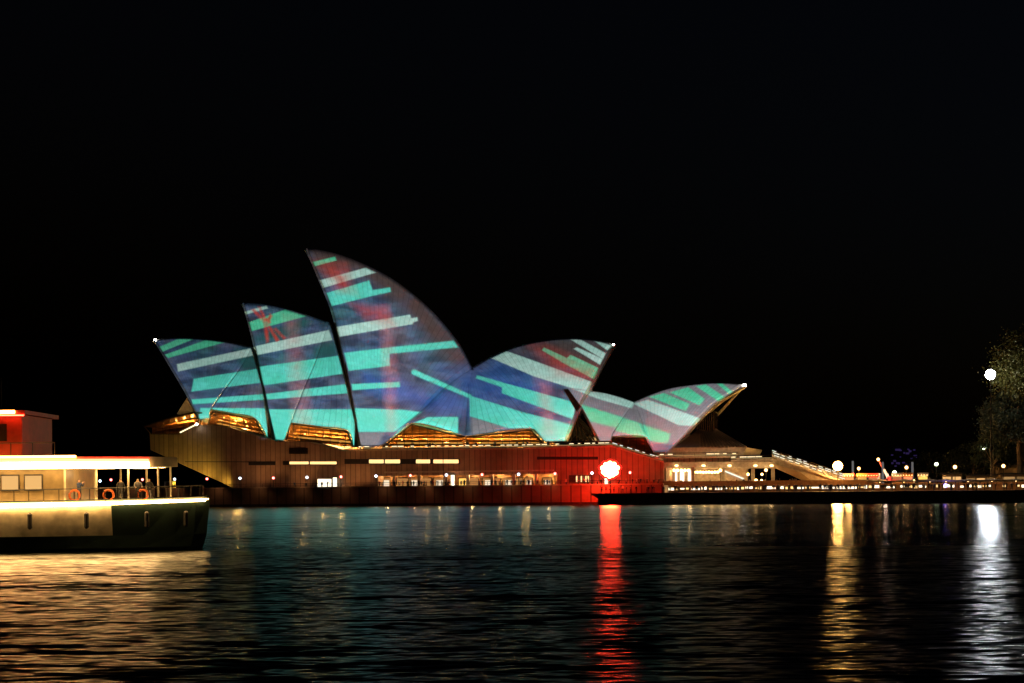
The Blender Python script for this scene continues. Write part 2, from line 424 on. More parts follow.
B1 = dict(mouth=[(600,441),(592,426.8),(581.5,407),(575,395),(568,389.5)], rear=[(610.5,440.5),(613,433),(621,421),(634,402.6)],
          foot=[(600,441),(610.5,441)], ridge=[(568,389.5),(589,391.4),(605,393.6),(621,397.8),(634,402.6)])
B2 = dict(mouth=[(667,452),(685,433.6),(698.7,418),(716,402),(732,392.5),(744,385.5)], rear=[(654.5,451.5),(646,437),(641,420),(634,402.6)],
          foot=[(667,452),(654.5,452)], ridge=[(744,385.5),(726,383.8),(708.4,383.8),(689,385.7),(669,389),(650,395.5),(634,402.6)])
GR = {}
for key, sh, rim in (('A1', A1, -.5), ('A2', A2, -.5), ('A3', A3, -.6), ('A4', A4, .75)):
    o, g = main_shell(**sh, df=DF, dr=DR, nrib={'A1': 22, 'A2': 22, 'A3': 32, 'A4': 30}[key], nring={'A1': 22, 'A2': 30, 'A3': 44, 'A4': 30}[key], parent=house)
    rim_of(g, 0, rim, o, DR); GR[key] = (o, g)
BF, BR = 2.0, 13.0
for key, sh, rim in (('B1', B1, -.5), ('B2', B2, .6)):
    o, g = main_shell(**sh, df=BF, dr=BR, nrib=20, nring=24, parent=house)
    rim_of(g, 0, rim, o, BR); GR[key] = (o, g)

def side_shell(left, right, bottom, top, dl, dr_, db, parent=house, dmir=DR, nrib=12, nring=14, xf=None):
    """left/right: px polylines bottom->top with depth functions; bottom, top px polylines left->right"""
    g = coons(edge3(bottom, db, 25, xf), edge3(top, lambda t, p: dl(1, p)*(1-t)+dr_(1, p)*t, 25, xf), edge3(left, dl, 25, xf), edge3(right, dr_, 25, xf))
    return grid_mesh(g, M['tile'], 'side_shell', parent, nrib, nring, dmir, .4)
ad = lambda a, b_: (lambda t, p: arch(t, a, b_))
lerp = lambda a, b_: (lambda t, p: a+(b_-a)*t)
def side_set(xf=None, off=0):
    f, r = DF+off, DR+off
    side_shell([(211,409),(228,385.5),(242,366.5),(252,348)], [(267.5,437),(266.5,405),(261,375),(252.6,348)], [(211,409),(233,413),(255,418),(267.5,437)], [(252,348),(252.6,348)],
               ad(f+.36, r), ad(f+.3, r), lerp(f+1.2, f+.3), dmir=r, xf=xf)
    side_shell([(291,422.5),(304,389.5),(317,358.5),(329,323)], [(354,447),(354.5,423),(351,402),(343,372),(330,324)], [(291,422.5),(319,426),(347,430),(354,447)], [(329,323),(330,324)],
               ad(f+.38, r), ad(f+.3, r), lerp(f+1.2, f+.3), dmir=r, xf=xf)
    # the pair between the tallest sail and the sail facing the city, folded along a vertical valley
    vd = lambda t, p: f+5.0+(r-f-5.0)*t**1.3
    side_shell([(381,446),(414,419.5),(443,390.5),(472,369)], [(465.5,436),(467.5,405),(469,385),(472.3,369)], [(381,446),(412,423),(465.5,436)], [(472,369),(472.3,369)],
               ad(f+.6, r), vd, lambda t, p: f+.5+4.5*t, dmir=r, xf=xf)
    side_shell([(465.5,436),(467.5,405),(469,385),(472.3,369)], [(545.5,442),(520,411.5),(500,388.5),(472.6,369)], [(465.5,436),(531,428.5),(545.5,442)], [(472.3,369),(472.6,369)],
               vd, ad(f+.6, r), lambda t, p: f+5.0-4.4*t, dmir=r, xf=xf)
side_set()
side_shell([(612,436),(621,421.5),(634,403)], [(654,452),(646,437.5),(641,420.5),(634.3,403)], [(612,436),(645,436.5),(654,452)], [(634,403),(634.3,403)],
           ad(BF+.5, BR), ad(BF+.4, BR), lerp(BF+.8, BF+.3), dmir=BR)
# the smaller hall that stands behind: the same kind of sails, lower, on the far side of the podium
XF = lambda p: (470+(p[0]-470)*.72, 446+(p[1]-446)*.72)
OFF = 52.0
for sh in (A1, A2, A3, A4):
    o, g = main_shell(**sh, df=DF+OFF, dr=DR+OFF-4, nrib=14, nring=24, parent=house, xf=XF)
side_set(XF, OFF-2)
# dark louvre walls that close the mouths behind the neighbouring side shell
def louvre(l, r_, doff, df, dr, parent):
    f1 = lambda t, p: arch(t, df, dr)+doff
    gl, gr = edge3(l, f1, 25), edge3(r_, f1, 25)
    m = MB()
    for k in range(24): m.quad(gl[k], gr[k], gr[k+1], gl[k+1])
    m.build('louvre_wall', M['bronze'], parent, solid=.2)
louvre([(266,438),(265,405),(259,374),(250,346)], [(276,440),(271,410),(266.5,389),(252,348)], 1.6, DF, DR, GR['A2'][0])
louvre([(352,447),(353,423),(349,401),(340,371),(328,323)], [(363,447),(358,414),(351,379),(343,342),(331,325)], 1.6, DF, DR, GR['A3'][0])
# beacons on three sail tips
for key, pt in (('A1', (155.3, 340.3)), ('A4', (613.6, 344.8)), ('B2', (744.6, 385.6))):
    m = MB(); c = L(*pt, DR if key[0] == 'A' else BR)
    m.ball(c, .42 if key != 'A4' else .26); m.build('beacon', M['beacon'], GR[key][0], smooth=True)

# ------------------------------------------------------------------ projector (a tower on the camera's shore throws the pattern)
pl = bpy.data.lights.new('projector', 'SPOT'); po = bpy.data.objects.new('projector', pl); link(po)
aim = LW(450, 372, 14)
po.location = PROJ_POS; po.rotation_euler = (aim-PROJ_POS).to_track_quat('-Z', 'Y').to_euler()
pl.energy = PROJ_W; pl.spot_size = R(24.5); pl.spot_blend = 0; pl.shadow_soft_size = .08; pl.use_nodes = True
PM = (Matrix.Translation(PROJ_POS) @ po.rotation_euler.to_matrix().to_4x4()).inverted()
def puv(px, py, d):
    q = PM @ LW(px, py, d); return (q.x/-q.z, q.y/-q.z)
def zone(o, k): return lambda x, y: (o[0]+x/k, o[1]+y/k)
nt = pl.node_tree; nt.nodes.clear()
lk = nt.links.new
tc = N(nt, 'ShaderNodeTexCoord'); sp = N(nt, 'ShaderNodeSeparateXYZ'); lk(tc.outputs['Normal'], sp.inputs[0])
ng = N(nt, 'ShaderNodeMath', operation='MULTIPLY'); ng.inputs[1].default_value = -1; lk(sp.outputs[2], ng.inputs[0])
dx = N(nt, 'ShaderNodeMath', operation='DIVIDE'); lk(sp.outputs[0], dx.inputs[0]); lk(ng.outputs[0], dx.inputs[1])
dy = N(nt, 'ShaderNodeMath', operation='DIVIDE'); lk(sp.outputs[1], dy.inputs[0]); lk(ng.outputs[0], dy.inputs[1])
cb = N(nt, 'ShaderNodeCombineXYZ'); lk(dx.outputs[0], cb.inputs[0]); lk(dy.outputs[0], cb.inputs[1]); cb.inputs[2].default_value = 1
UV1 = cb.outputs[0]
PXU = 1/FPX
def polymask(pts, soft=1.0, d=14):
    """convex px polygon -> 0..1 node"""
    q = [puv(x, y, d) for x, y in pts]
    cx, cy = sum(p[0] for p in q)/len(q), sum(p[1] for p in q)/len(q)
    cur = None
    for i in range(len(q)):
        (x0, y0), (x1, y1) = q[i], q[(i+1) % len(q)]
        a, b_ = y1-y0, x0-x1; l = math.hypot(a, b_)
        if l < 1e-7: continue
        a, b_ = a/l, b_/l; c = -(a*x0+b_*y0)
        if a*cx+b_*cy+c < 0: a, b_, c = -a, -b_, -c
        k = 1/(soft*PXU)
        v = N(nt, 'ShaderNodeVectorMath', operation='DOT_PRODUCT'); v.inputs[1].default_value = (a*k, b_*k, c*k+.5); lk(UV1, v.inputs[0])
        if cur is None: cur = v.outputs['Value']
        else:
            mn = N(nt, 'ShaderNodeMath', operation='MINIMUM'); lk(cur, mn.inputs[0]); lk(v.outputs['Value'], mn.inputs[1]); cur = mn.outputs[0]
    return cur
def union(masks):
    cur = masks[0]
    for k in masks[1:]:
        mx = N(nt, 'ShaderNodeMath', operation='MAXIMUM'); lk(cur, mx.inputs[0]); lk(k, mx.inputs[1]); cur = mx.outputs[0]
    cl = N(nt, 'ShaderNodeClamp'); lk(cur, cl.inputs[0]); return cl.outputs[0]
def pnoise(scale, det=3, stretch=(1, 1), off=0, rough=.6):
    mp = N(nt, 'ShaderNodeMapping'); mp.inputs['Scale'].default_value = (stretch[0], stretch[1], 1); mp.inputs['Location'].default_value = (off, off*.7, off)
    lk(UV1, mp.inputs[0]); n = N(nt, 'ShaderNodeTexNoise'); n.inputs['Scale'].default_value = scale; n.inputs['Detail'].default_value = det; n.inputs['Roughness'].default_value = rough
    lk(mp.outputs[0], n.inputs['Vector']); return n.outputs[0]
def lin(r, g, b_):
    f = lambda c: (c/255/12.92 if c/255 <= .04045 else ((c/255+.055)/1.055)**2.4)
    return (f(r), f(g), f(b_), 1)
def ramp(sock, stops):
    cr = N(nt, 'ShaderNodeValToRGB'); e = cr.color_ramp.elements
    while len(e) < len(stops): e.new(.5)
    for k, (p, c) in enumerate(stops): e[k].position = p; e[k].color = c
    lk(sock, cr.inputs[0]); return cr.outputs[0]
def mixc(fac, a, b_):
    mx = N(nt, 'ShaderNodeMixRGB')
    for i, s in ((0, fac), (1, a), (2, b_)):
        if isinstance(s, (tuple, float)): mx.inputs[i].default_value = s
        else: lk(s, mx.inputs[i])
    return mx.outputs[0]
def mul(a, b_):
    m_ = N(nt, 'ShaderNodeMath', operation='MULTIPLY')
    for i, s in ((0, a), (1, b_)):
        if isinstance(s, float): m_.inputs[i].default_value = s
        else: lk(s, m_.inputs[i])
    return m_.outputs[0]
n1, n2, n3 = pnoise(26, 3), pnoise(60, 4, (1, 1.6), 3), pnoise(150, 3, (1, 1.5), 7)
base = ramp(n1, [(.32, lin(98, 84, 88)), (.41, lin(86, 92, 112)), (.50, lin(62, 88, 124)), (.58, lin(48, 98, 118)), (.68, lin(50, 102, 100))])
base = mixc(ramp(n2, [(.42, (0, 0, 0, 1)), (.64, (.6, .6, .6, 1))]), base, lin(44, 72, 130))
n4 = pnoise(34, 4, (.5, 2.2), 11)
base = mixc(ramp(n4, [(.44, (0, 0, 0, 1)), (.66, (.55, .55, .55, 1))]), base, lin(90, 84, 106))
base = mixc(.30, base, lin(78, 92, 104))
mot = N(nt, 'ShaderNodeMixRGB', blend_type='MULTIPLY'); mot.inputs[0].default_value = 1; lk(base, mot.inputs[1]); lk(ramp(pnoise(95, 4, (.8, 1.7), 5), [(.38, (.45,.45,.47,1)), (.60, (1.2,1.2,1.2,1))]), mot.inputs[2]); base = mot.outputs[0]
# warm brown upper parts, blue hollow, dark green block
Z1, Z2, Z3, Z4, Z5, Z6 = zone((145,330), 6.208), zone((240,300), 4.55), zone((300,240), 4.878), zone((350,350), 6.208), zone((450,330), 5.694), zone((560,375), 5.12)
def P_(z, *pts): return [z(*p) for p in pts]
brown = union([polymask([(300,235),(350,240),(385,272),(315,272)], 16), polymask([(340,243),(425,290),(400,306),(352,268)], 16), polymask([(415,285),(480,365),(455,372),(402,306)], 16), polymask([(540,330),(620,335),(600,385),(520,350)], 26), polymask(P_(Z6, (790,30),(960,30),(960,110),(870,96)), 5)])
base = mixc(mul(brown, .9), base, lin(74, 58, 54))
dteal = union([polymask(P_(Z2, (60,170),(300,70),(330,95),(250,170),(70,200)), 8), polymask(P_(Z2, (340,215),(430,190),(450,245),(330,270)), 6), polymask(P_(Z1, (560,105),(660,110),(720,235),(600,250)), 7)])
base = mixc(mul(dteal, .8), base, lin(28, 86, 84))
blue = union([polymask([(452,375),(500,365),(545,385),(535,405),(470,405)], 30), polymask(P_(Z4, (430,320),(560,230),(740,300),(735,410),(560,395)), 16), polymask(P_(Z4, (90,150),(320,200),(600,330),(560,380),(100,260)), 14)])
base = mixc(mul(blue, .55), base, lin(36, 88, 176))
grey = union([polymask([(566,385),(760,380),(700,440),(600,450)], 6), polymask(P_(Z4, (0,510),(210,510),(170,600),(30,600)), 4), polymask(P_(Z5, (115,490),(330,562),(120,600)), 4)])
base = mixc(mul(grey, .8), base, lin(128, 124, 130))
teal = [
    (Z1, (300,305),(715,238),(740,325),(285,385)), (Z1, (285,435),(745,400),(745,435),(290,465)), (Z1, (340,488),(760,490),(775,680),(325,565)),
    (Z2, (85,305),(455,252),(475,335),(105,390)), (Z2, (115,430),(490,383),(500,425),(120,455)), (Z2, (128,500),(515,500),(530,690),(150,650)),
    (Z3, (213,552),(435,525),(437,615),(235,640)), (Z3, (434,525),(755,488),(778,520),(434,556)),
    (Z4, (5,215),(305,200),(308,232),(10,252)), (Z4, (10,365),(330,375),(440,388),(270,512),(30,512)), (Z4, (390,383),(668,398),(668,417),(480,420),(300,495)),
    (Z4, (380,128),(395,120),(755,278),(755,304),(382,150)),
    (Z5, (112,372),(400,468),(470,562),(330,562),(112,492)), (Z5, (400,468),(710,550),(650,650),(540,650),(455,555)),
    (Z5, (150,272),(158,255),(302,298),(302,328)), (Z5, (297,298),(720,420),(692,512),(295,360)),
    (Z3, (130,258),(340,195),(366,268),(155,322)), (Z3, (352,243),(443,228),(447,250),(360,270)),
]
green = [
    (Z1, (92,102),(210,52),(310,50),(112,132)), (Z1, (125,152),(385,58),(500,72),(145,172)), (Z2, (42,100),(210,40),(305,70),(55,140)),
    (Z3, (66,105),(175,78),(182,96),(75,125)), (Z5, (527,112),(540,97),(838,240),(818,280),(660,195)), (Z5, (665,160),(690,140),(845,215),(838,242)),
    (Z6, (455,112),(530,93),(660,150),(640,188)), (Z6, (560,90),(655,63),(738,125),(710,158)), (Z6, (695,58),(745,48),(842,115),(815,141)), (Z6, (800,42),(830,42),(882,88),(865,101)),
    (Z6, (105,152),(330,225),(285,275),(150,240)), (Z6, (328,224),(560,305),(540,362),(480,345),(262,312),(284,274)),
]
pale = [
    (Z1, (198,212),(680,106),(705,148),(205,258)), (Z2, (22,52),(125,22),(130,35),(32,63)), (Z2, (72,210),(408,134),(422,180),(80,250)),
    (Z3, (100,195),(325,132),(374,155),(115,232)), (Z3, (176,425),(540,362),(555,408),(190,473)), (Z3, (538,382),(575,374),(577,392),(550,402)),
    (Z5, (243,157),(325,116),(808,297),(787,345),(690,332),(480,265)), (Z5, (710,105),(725,95),(872,162),(857,197)), (Z5, (690,48),(745,48),(890,130),(874,165)), (Z5, (828,58),(940,80),(900,112)),
    (Z6, (75,76),(230,92),(385,140),(365,172),(200,126)), (Z6, (375,148),(450,128),(720,228),(690,264),(600,260)),
]
def group(lst, soft=1.3): return union([polymask([z(*p) for p in pts], soft) for z, *pts in lst])
colr = base
colr = mixc(group(teal), colr, ramp(n2, [(.3, lin(74, 196, 172)), (.7, lin(92, 206, 196))]))
colr = mixc(group(green), colr, ramp(n2, [(.3, lin(70, 188, 146)), (.7, lin(92, 200, 162))]))
colr = mixc(group(pale), colr, ramp(n2, [(.3, lin(150, 200, 190)), (.7, lin(176, 206, 200))]))
pink = union([polymask(P_(Z2, (215,80),(255,80),(320,600),(245,600)), 13), polymask(P_(Z3, (395,330),(430,330),(475,700),(415,700)), 10), polymask(P_(Z4, (205,60),(275,60),(280,520),(225,520)), 9), polymask([(536,380),(550,380),(556,440),(542,440)], 11)])
colr = mixc(mul(mul(pink, ramp(n3, [(.3, (.4,.4,.4,1)), (.6, (1,1,1,1))])), .36), colr, lin(214, 128, 128))
red = union([polymask(P_(Z2, *q), 2.2) for q in (((55,42),(70,38),(115,85),(98,92)), ((85,28),(98,28),(120,78),(108,84)), ((98,80),(138,78),(142,100),(118,132),(110,110)), ((108,100),(128,108),(133,190),(120,195)),
             ((122,110),(138,112),(180,182),(166,190)), ((125,85),(140,60),(150,70),(135,100)), ((150,130),(165,125),(210,170),(200,178)))] +
            [polymask(P_(Z3, (115,120),(215,130),(250,240),(195,235)), 16), polymask(P_(Z5, (520,110),(800,230),(790,270),(620,230)), 22), polymask(P_(Z3, (290,330),(420,340),(440,400),(330,370)), 14)])
redn = mul(red, ramp(n3, [(.38, (.55,.55,.55,1)), (.58, (1,1,1,1))]))
colr = mixc(mul(redn, .85), colr, lin(186, 62, 48))
# masks: only the sails get light
sails = union([polymask(p, .8, d) for p, d in (
    ([(150,332),(252,338),(262,373),(270,438),(262,441),(199,420)], 14),
    ([(243,301.5),(264,302),(300,303),(331,322.5),(344,368),(355.5,415),(357,448),(275,440)], 14),
    ([(306.5,247),(340,248),(400,270),(440,300),(473,368.5),(380,448),(361,448)], 14),
    ([(472,367.5),(546,442),(380,447)], 12),
    ([(471,368),(487,350),(548,335),(598,336),(614.5,344),(564.5,441.5),(546,442)], 14),
    ([(571.5,388),(606,388),(635,402),(611,441.5),(600,441.5)], 6),
    ([(634,402.5),(656,452.5),(612,436.5)], 6),
    ([(633,402.5),(650,385),(690,384),(716.5,402.5),(686,434),(667.5,452.8),(654.5,452.8)], 6), ([(685,378),(745.5,383.5),(745,385.4),(716.5,402.8),(690,420)], 10))])
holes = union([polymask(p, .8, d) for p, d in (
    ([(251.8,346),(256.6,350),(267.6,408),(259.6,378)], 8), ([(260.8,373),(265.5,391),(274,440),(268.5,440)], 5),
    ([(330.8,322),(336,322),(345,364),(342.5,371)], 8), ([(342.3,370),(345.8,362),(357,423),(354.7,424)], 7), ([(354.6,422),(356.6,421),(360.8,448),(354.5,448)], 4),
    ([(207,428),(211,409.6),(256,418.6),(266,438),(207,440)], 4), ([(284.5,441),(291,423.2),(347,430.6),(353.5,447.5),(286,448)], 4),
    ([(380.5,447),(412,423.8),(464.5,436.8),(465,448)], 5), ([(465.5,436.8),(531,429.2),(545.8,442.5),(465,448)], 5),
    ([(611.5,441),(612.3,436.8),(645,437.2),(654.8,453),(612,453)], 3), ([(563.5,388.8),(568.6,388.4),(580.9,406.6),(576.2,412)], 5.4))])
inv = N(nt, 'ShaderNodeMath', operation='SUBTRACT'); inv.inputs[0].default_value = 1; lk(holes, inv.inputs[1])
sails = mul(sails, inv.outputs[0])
bk = N(nt, 'ShaderNodeTexNoise'); bk.inputs['Scale'].default_value = 420; lk(UV1, bk.inputs['Vector'])
grain = ramp(bk.outputs[0], [(.3, (.82,.82,.82,1)), (.7, (1,1,1,1))])
fin = N(nt, 'ShaderNodeMixRGB', blend_type='MULTIPLY'); fin.inputs[0].default_value = 1; lk(colr, fin.inputs[1]); lk(grain, fin.inputs[2])
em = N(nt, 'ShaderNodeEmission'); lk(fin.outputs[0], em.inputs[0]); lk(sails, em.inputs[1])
out = N(nt, 'ShaderNodeOutputLight'); lk(em.outputs[0], out.inputs[0])

# ------------------------------------------------------------------ podium
ZB = 4.35                      # level of the broadwalk
def face(pts, d): return [L(x, y, d) for x, y in pts]
def depth(v): return Vector((0, v, 0))
outline = [(149.5,433.5),(150.5,450),(236,489.2),(378,489.5),(378,476),(557,473.6),(557,489),(663.5,489),(663.5,462.6),(612,447.2),(345,451.2),(309,442),(276,441),(227,427),(199,424.5),(180,434.2)]
m = MB(); m.prism(face(outline, 0), depth(60)); podium = m.build('podium', M['podium'], house)
# recessed arcade along the broadwalk: back wall, soffit ledge, lit shop openings
m = MB(); s0, s1 = Ls(376, 5), Ls(560, 5); m.box(s0, s1, 4.6, 5.2, ZB, 8.6); m.build('arcade_wall', M['timber'], podium)
m = MB(); m.prism(face([(384,471.6),(553,469.6),(553,471),(384,473)], -.9), depth(1.2)); m.build('ledge', M['concrete'], podium)
m = MB(); m.prism(face([(185,461.3),(275,461.6),(275,462.3),(185,462)], -.02), depth(.3)); m.build('joint', M['dark'], podium)
def part_rect(name, x0, y0, x1, y1, d, th, mat, parent):
    m = MB(); m.prism(face([(x0,y0),(x1,y0),(x1,y1),(x0,y1)], d), depth(th)); return m.build(name, mat, parent)
shops = [(381,390,'w'),(397,408,'g'),(409.5,418,'w'),(420,431,'g'),(434,444,'w'),(459,466,'d'),(470,478,'g'),(483,491,'w'),(494,500,'g'),(503,513,'w'),(516,522,'g'),(525,532,'w'),(543,551,'w')]
for x0, x1, k in shops:
    fr = part_rect('shop_opening', x0-.8, 477.4, x1+.8, 489, 4.35, .3, M['bronze'], podium)
    part_rect('pane', x0, 478.4, x1, 488.4, 4.25, .08, {'w': M['shopwarm'], 'g': M['shopwarm'], 'd': M['goldpane']}[k], fr)
    if k == 'w': part_rect('lit_counter', x0+(x1-x0)*.25, 480.2, x1-(x1-x0)*.1, 486.5, 4.18, .05, M['shopwhite'], fr)
for x in (394, 419, 446, 468, 492, 514, 536):
    c = L(x, 480, 2.2); m = MB(); m.box(c.x-.35, c.x+.35, 1.9, 2.5, ZB, 8.2); m.build('column', M['concrete'], podium)
def point(parent, loc, w, col, r=.3, name='lamp'):
    l = bpy.data.lights.new(name, 'POINT'); l.energy = w; l.color = col; l.shadow_soft_size = r
    o = bpy.data.objects.new(name, l); link(o, parent); o.location = loc; return o
def spot(parent, loc, target, w, col, ang, r=.2, blend=.7, name='floodlight'):
    l = bpy.data.lights.new(name, 'SPOT'); l.energy = w; l.color = col; l.shadow_soft_size = r; l.spot_size = R(ang); l.spot_blend = blend
    o = bpy.data.objects.new(name, l); link(o, parent); o.location = loc
    o.rotation_euler = (Vector(target)-Vector(loc)).to_track_quat('-Z', 'Y').to_euler(); return o
WARM = (1, .62, .28)
for x in (388, 415, 440, 472, 500, 528, 549):
    c = L(x, 477, 2.8); point(house, (c.x, 2.6, 7.2), 520, (1, .56, .22), .25, 'arcade_lamp')
# long windows and slots in the wall
def slot(x0, y0, x1, y1, lit):
    fr = part_rect('window', x0, y0, x1, y1, -.12, .3, M['dark'], podium)
    for a, b_ in lit: part_rect('pane', a, y0+.5+.0, b_, y1-.7, -.2, .1, M['warmpane'], fr)
slot(248.5, 461.4, 275.5, 465.2, [])
slot(283, 461.0, 337.5, 465.0, [(289.5,308.5),(310,336.5)])
slot(344.5, 459.0, 460, 464.0, [(369,383.6),(385,400),(416,430),(433.4,458.5)])
slot(537, 456.6, 598, 459.6, [])
vent = part_rect('louvre_hatch', 289, 447.8, 308, 454, -.1, .3, M['bronze'], podium)
m = MB()
for k in range(6):
    a, b_ = L(289.5, 448.6+k*.95, -.2), L(307.5, 448.6+k*.95, -.2); m.obox(a, b_, .12, .1)
m.build('slat', M['dark'], vent)
for x0, x1 in ((553, 562),):
    pass
# stage door with its hood and lit pylons
hood = MB(); hood.prism(face([(319,466),(335,466),(338,478),(316,478)], -1.6), depth(1.6)); hood.build('door_hood', M['podium'], podium)
dr_ = part_rect('doorway', 316.8, 478.2, 332, 489, -.25, .3, M['bronze'], podium); part_rect('pane', 317.6, 479, 331.2, 488.8, -.33, .1, M['whitepane'], dr_)
# engraved bronze letters / relief panel on the red lit wall
rl = part_rect('relief_panel', 569, 475.2, 592, 482.5, -.06, .2, M['bronze'], podium)
for k in range(7):
    part_rect('pane', 576+k*2.3, 475.9, 577.4+k*2.3, 481.9, -.16, .12, M['warmpane'] if k in (0,2,4,5) else M['concrete'], rl)

# top deck edge: slab, handrail strip light, posts
DIMSTRIP = emit('deck_edge_glow', (1, .74, .30), .55)  # dim glow put in for the light lying on the deck edge
def balustrade(parent, pts, d, hpx, strip=True, n=None, slab=1.6, matslab=None, stripmat=None, sz=.17):
    """pts: px line of the deck edge"""
    t = MB(); p3 = [L(x, y, d) for x, y in pts]
    for a, b_ in zip(p3[:-1], p3[1:]): t.obox(a, b_, .5, .42)
    sl = t.build('deck_edge', matslab or M['concrete'], parent)
    r = MB(); up = Vector((0, 0, hpx))
    for a, b_ in zip(p3[:-1], p3[1:]): r.obox(a+up, b_+up, .12, .12)
    T = sum((b_-a).length for a, b_ in zip(p3[:-1], p3[1:])); k = 0
    for a, b_ in zip(p3[:-1], p3[1:]):
        nn = max(1, int((b_-a).length/2.4))
        for i in range(nn+1):
            q = a.lerp(b_, i/nn); r.obox(q, q+up, .08, .08)
    r.build('railing', M['bronze'], sl)
    if strip:
        e = MB()
        for a, b_ in zip(p3[:-1], p3[1:]): e.obox(a+up*.42+Vector((0,-.1,0)), b_+up*.42+Vector((0,-.1,0)), .05, .10)
        e.build('deck_glow', DIMSTRIP, sl)
        for a, b_ in zip(p3[:-1], p3[1:]):
            nn = max(1, int((b_-a).length/1.7))
            for i in range(nn):
                if random.random() < .16: continue
                e = MB(); u0 = (i+.3*random.random())/nn; u1 = (i+.5+.5*random.random())/nn
                e.obox(a.lerp(b_, u0)+up*.72, a.lerp(b_, u1)+up*.72, .10, sz); e.build('strip_light', stripmat or M['strip'], sl)
    return sl
balustrade(house, [(345,450.2),(430,449.3),(520,448.4),(612,446.2)], -.2, 1.15)
balustrade(house, [(612,446.0),(663,461.6)], -.2, 1.1, stripmat=M['stripw'])

# ------------------------------------------------------------------ lit foyers under the shells
GOLDB = emit('gold_wall_glow', (1, .58, .15), .75)  # glow put into a panel, standing for the lit lower back wall
def bay(name, outline, d, deep, floor_px, lampxy, w, terraces=4):
    """glazed opening with a timber lined foyer behind it"""
    xs = [p[0] for p in outline]; ys = [p[1] for p in outline]
    pane = MB(); i = len(pane.v); pane.v += [tuple(p) for p in face(outline, d)]; pane.f.append(tuple(range(len(outline)))); pane.m.append(0)
    g = pane.build(name, M['glass'], house)
    mu = MB(); x0, x1 = min(xs), max(xs)
    pts = face(outline, d-.05)
    for a, b_ in zip(pts, pts[1:]+pts[:1]): mu.obox(a, b_, .25, .3)
    n = max(3, int((x1-x0)/7))
    for k in range(1, n):
        x = x0+(x1-x0)*k/n; cr = []
        for (ax, ay), (bx, by) in zip(outline, outline[1:]+outline[:1]):
            if (ax-x)*(bx-x) < 0: cr.append(ay+(by-ay)*(x-ax)/(bx-ax))
        if len(cr) >= 2: mu.obox(L(x, min(cr), d-.05), L(x, max(cr), d-.05), .1, .14)
    mu.build('mullion', M['bronze'], g)
    s0, s1 = Ls(x0-3, d+deep), Ls(x1+4, d+deep); z0 = min(p.z for p in pts); z1 = max(p.z for p in pts)
    bw = MB(); bw.box(s0-2, s1+2, d+deep, d+deep+.4, z0-1, z1+3); bw.build('back_wall', M['timber'], g)
    tr = MB()
    for k in range(terraces):
        a = L(x0+1, floor_px[0], d+1.0+k*deep/terraces*.8); b_ = L(x1-1, floor_px[1], d+1.0+k*deep/terraces*.8)
        tr.obox(a+Vector((0, 0, .5+k*.95)), b_+Vector((0, 0, .5+k*.95)), deep/terraces*.8, .5)
    tr.build('foyer_terrace', M['timber'], g)
    if w:
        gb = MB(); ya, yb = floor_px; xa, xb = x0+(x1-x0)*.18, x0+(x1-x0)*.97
        gb.prism(face([(xa,ya-(5.5 if abs(ya-yb) > 2 else 6)),(xb,yb-5.5),(xb,yb-1.5),(xa,ya-1)], d+deep-.3), depth(.1)); gb.build('glow_panel', GOLDB, g)
    for x, y in lampxy:
        point(house, L(x, y, d+deep*.45), w*3.2, (1, .60, .20), .35, 'foyer_lamp')
        e = MB(); e.ball(L(x+2, y-1, d+deep*.6), .28, 8, 6); e.build('foyer_lamp_globe', M['lampo'], g)
    return g
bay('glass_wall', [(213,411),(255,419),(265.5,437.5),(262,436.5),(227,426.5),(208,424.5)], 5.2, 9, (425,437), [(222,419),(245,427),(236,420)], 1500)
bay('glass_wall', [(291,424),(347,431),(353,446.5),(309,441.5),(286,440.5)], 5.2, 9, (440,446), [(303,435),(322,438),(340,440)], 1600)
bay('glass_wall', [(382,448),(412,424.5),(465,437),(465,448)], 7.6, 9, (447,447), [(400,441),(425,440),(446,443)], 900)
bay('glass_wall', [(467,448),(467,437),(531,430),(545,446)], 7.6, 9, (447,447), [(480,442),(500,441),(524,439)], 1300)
bay('glass_wall', [(612,445),(613,437.5),(645,438),(653,453)], 3.4, 5, (447,451), [], 0, 4)
# northern foyer with its glass canopy
fo = MB(); fo.prism(face([(143.5,425.8),(173,416.2),(195,411.4),(195.5,412.8),(173,417.8),(144,427)], -1), depth(30)); foyer = fo.build('foyer_canopy', M['bronze'], house)
bk_ = MB(); bk_.prism(face([(152,424),(173,417.6),(198,412),(199,425),(180,434),(152,433.5)], 12), depth(.5)); bk_.build('back_wall', M['timber'], foyer)
gf = MB(); pts = face([(144.5,427),(173,418),(195.5,413),(199,421),(197.5,425),(180,434),(151,434)], -.6)
gf.v += [tuple(p) for p in pts]; gf.f.append(tuple(range(7))); gf.m.append(0); gl_ = gf.build('glass_wall', M['glass'], foyer)
mu = MB()
for a, b_ in zip(pts, pts[1:]+pts[:1]): mu.obox(a, b_, .2, .25)
for x in (156, 163, 170, 177, 184, 190): mu.obox(L(x, 424-(x-150)*.24, -.65), L(x, min(433.6, 434-(x-180)*.55 if x > 180 else 433.6), -.65), .09, .12)
mu.build('mullion', M['bronze'], gl_)
tr = MB()
for k in range(4):
    tr.obox(L(154+k*3, 432.5-k*3.2, 2+k*2.5), L(196, 427-k*3.2, 2+k*2.5), 2.0, .5)
tr.build('foyer_terrace', M['timber'], foyer)
for k in range(5):
    c = L(160+k*8.2, 424-k*1.7, 5); point(house, c, 1700, (1, .56, .17), .3, 'foyer_lamp')
    e = MB(); e.ball(L(158+k*8.6, 423.2-k*2.1, 3), .3, 8, 6); e.build('foyer_lamp_globe', M['lampo'], foyer)
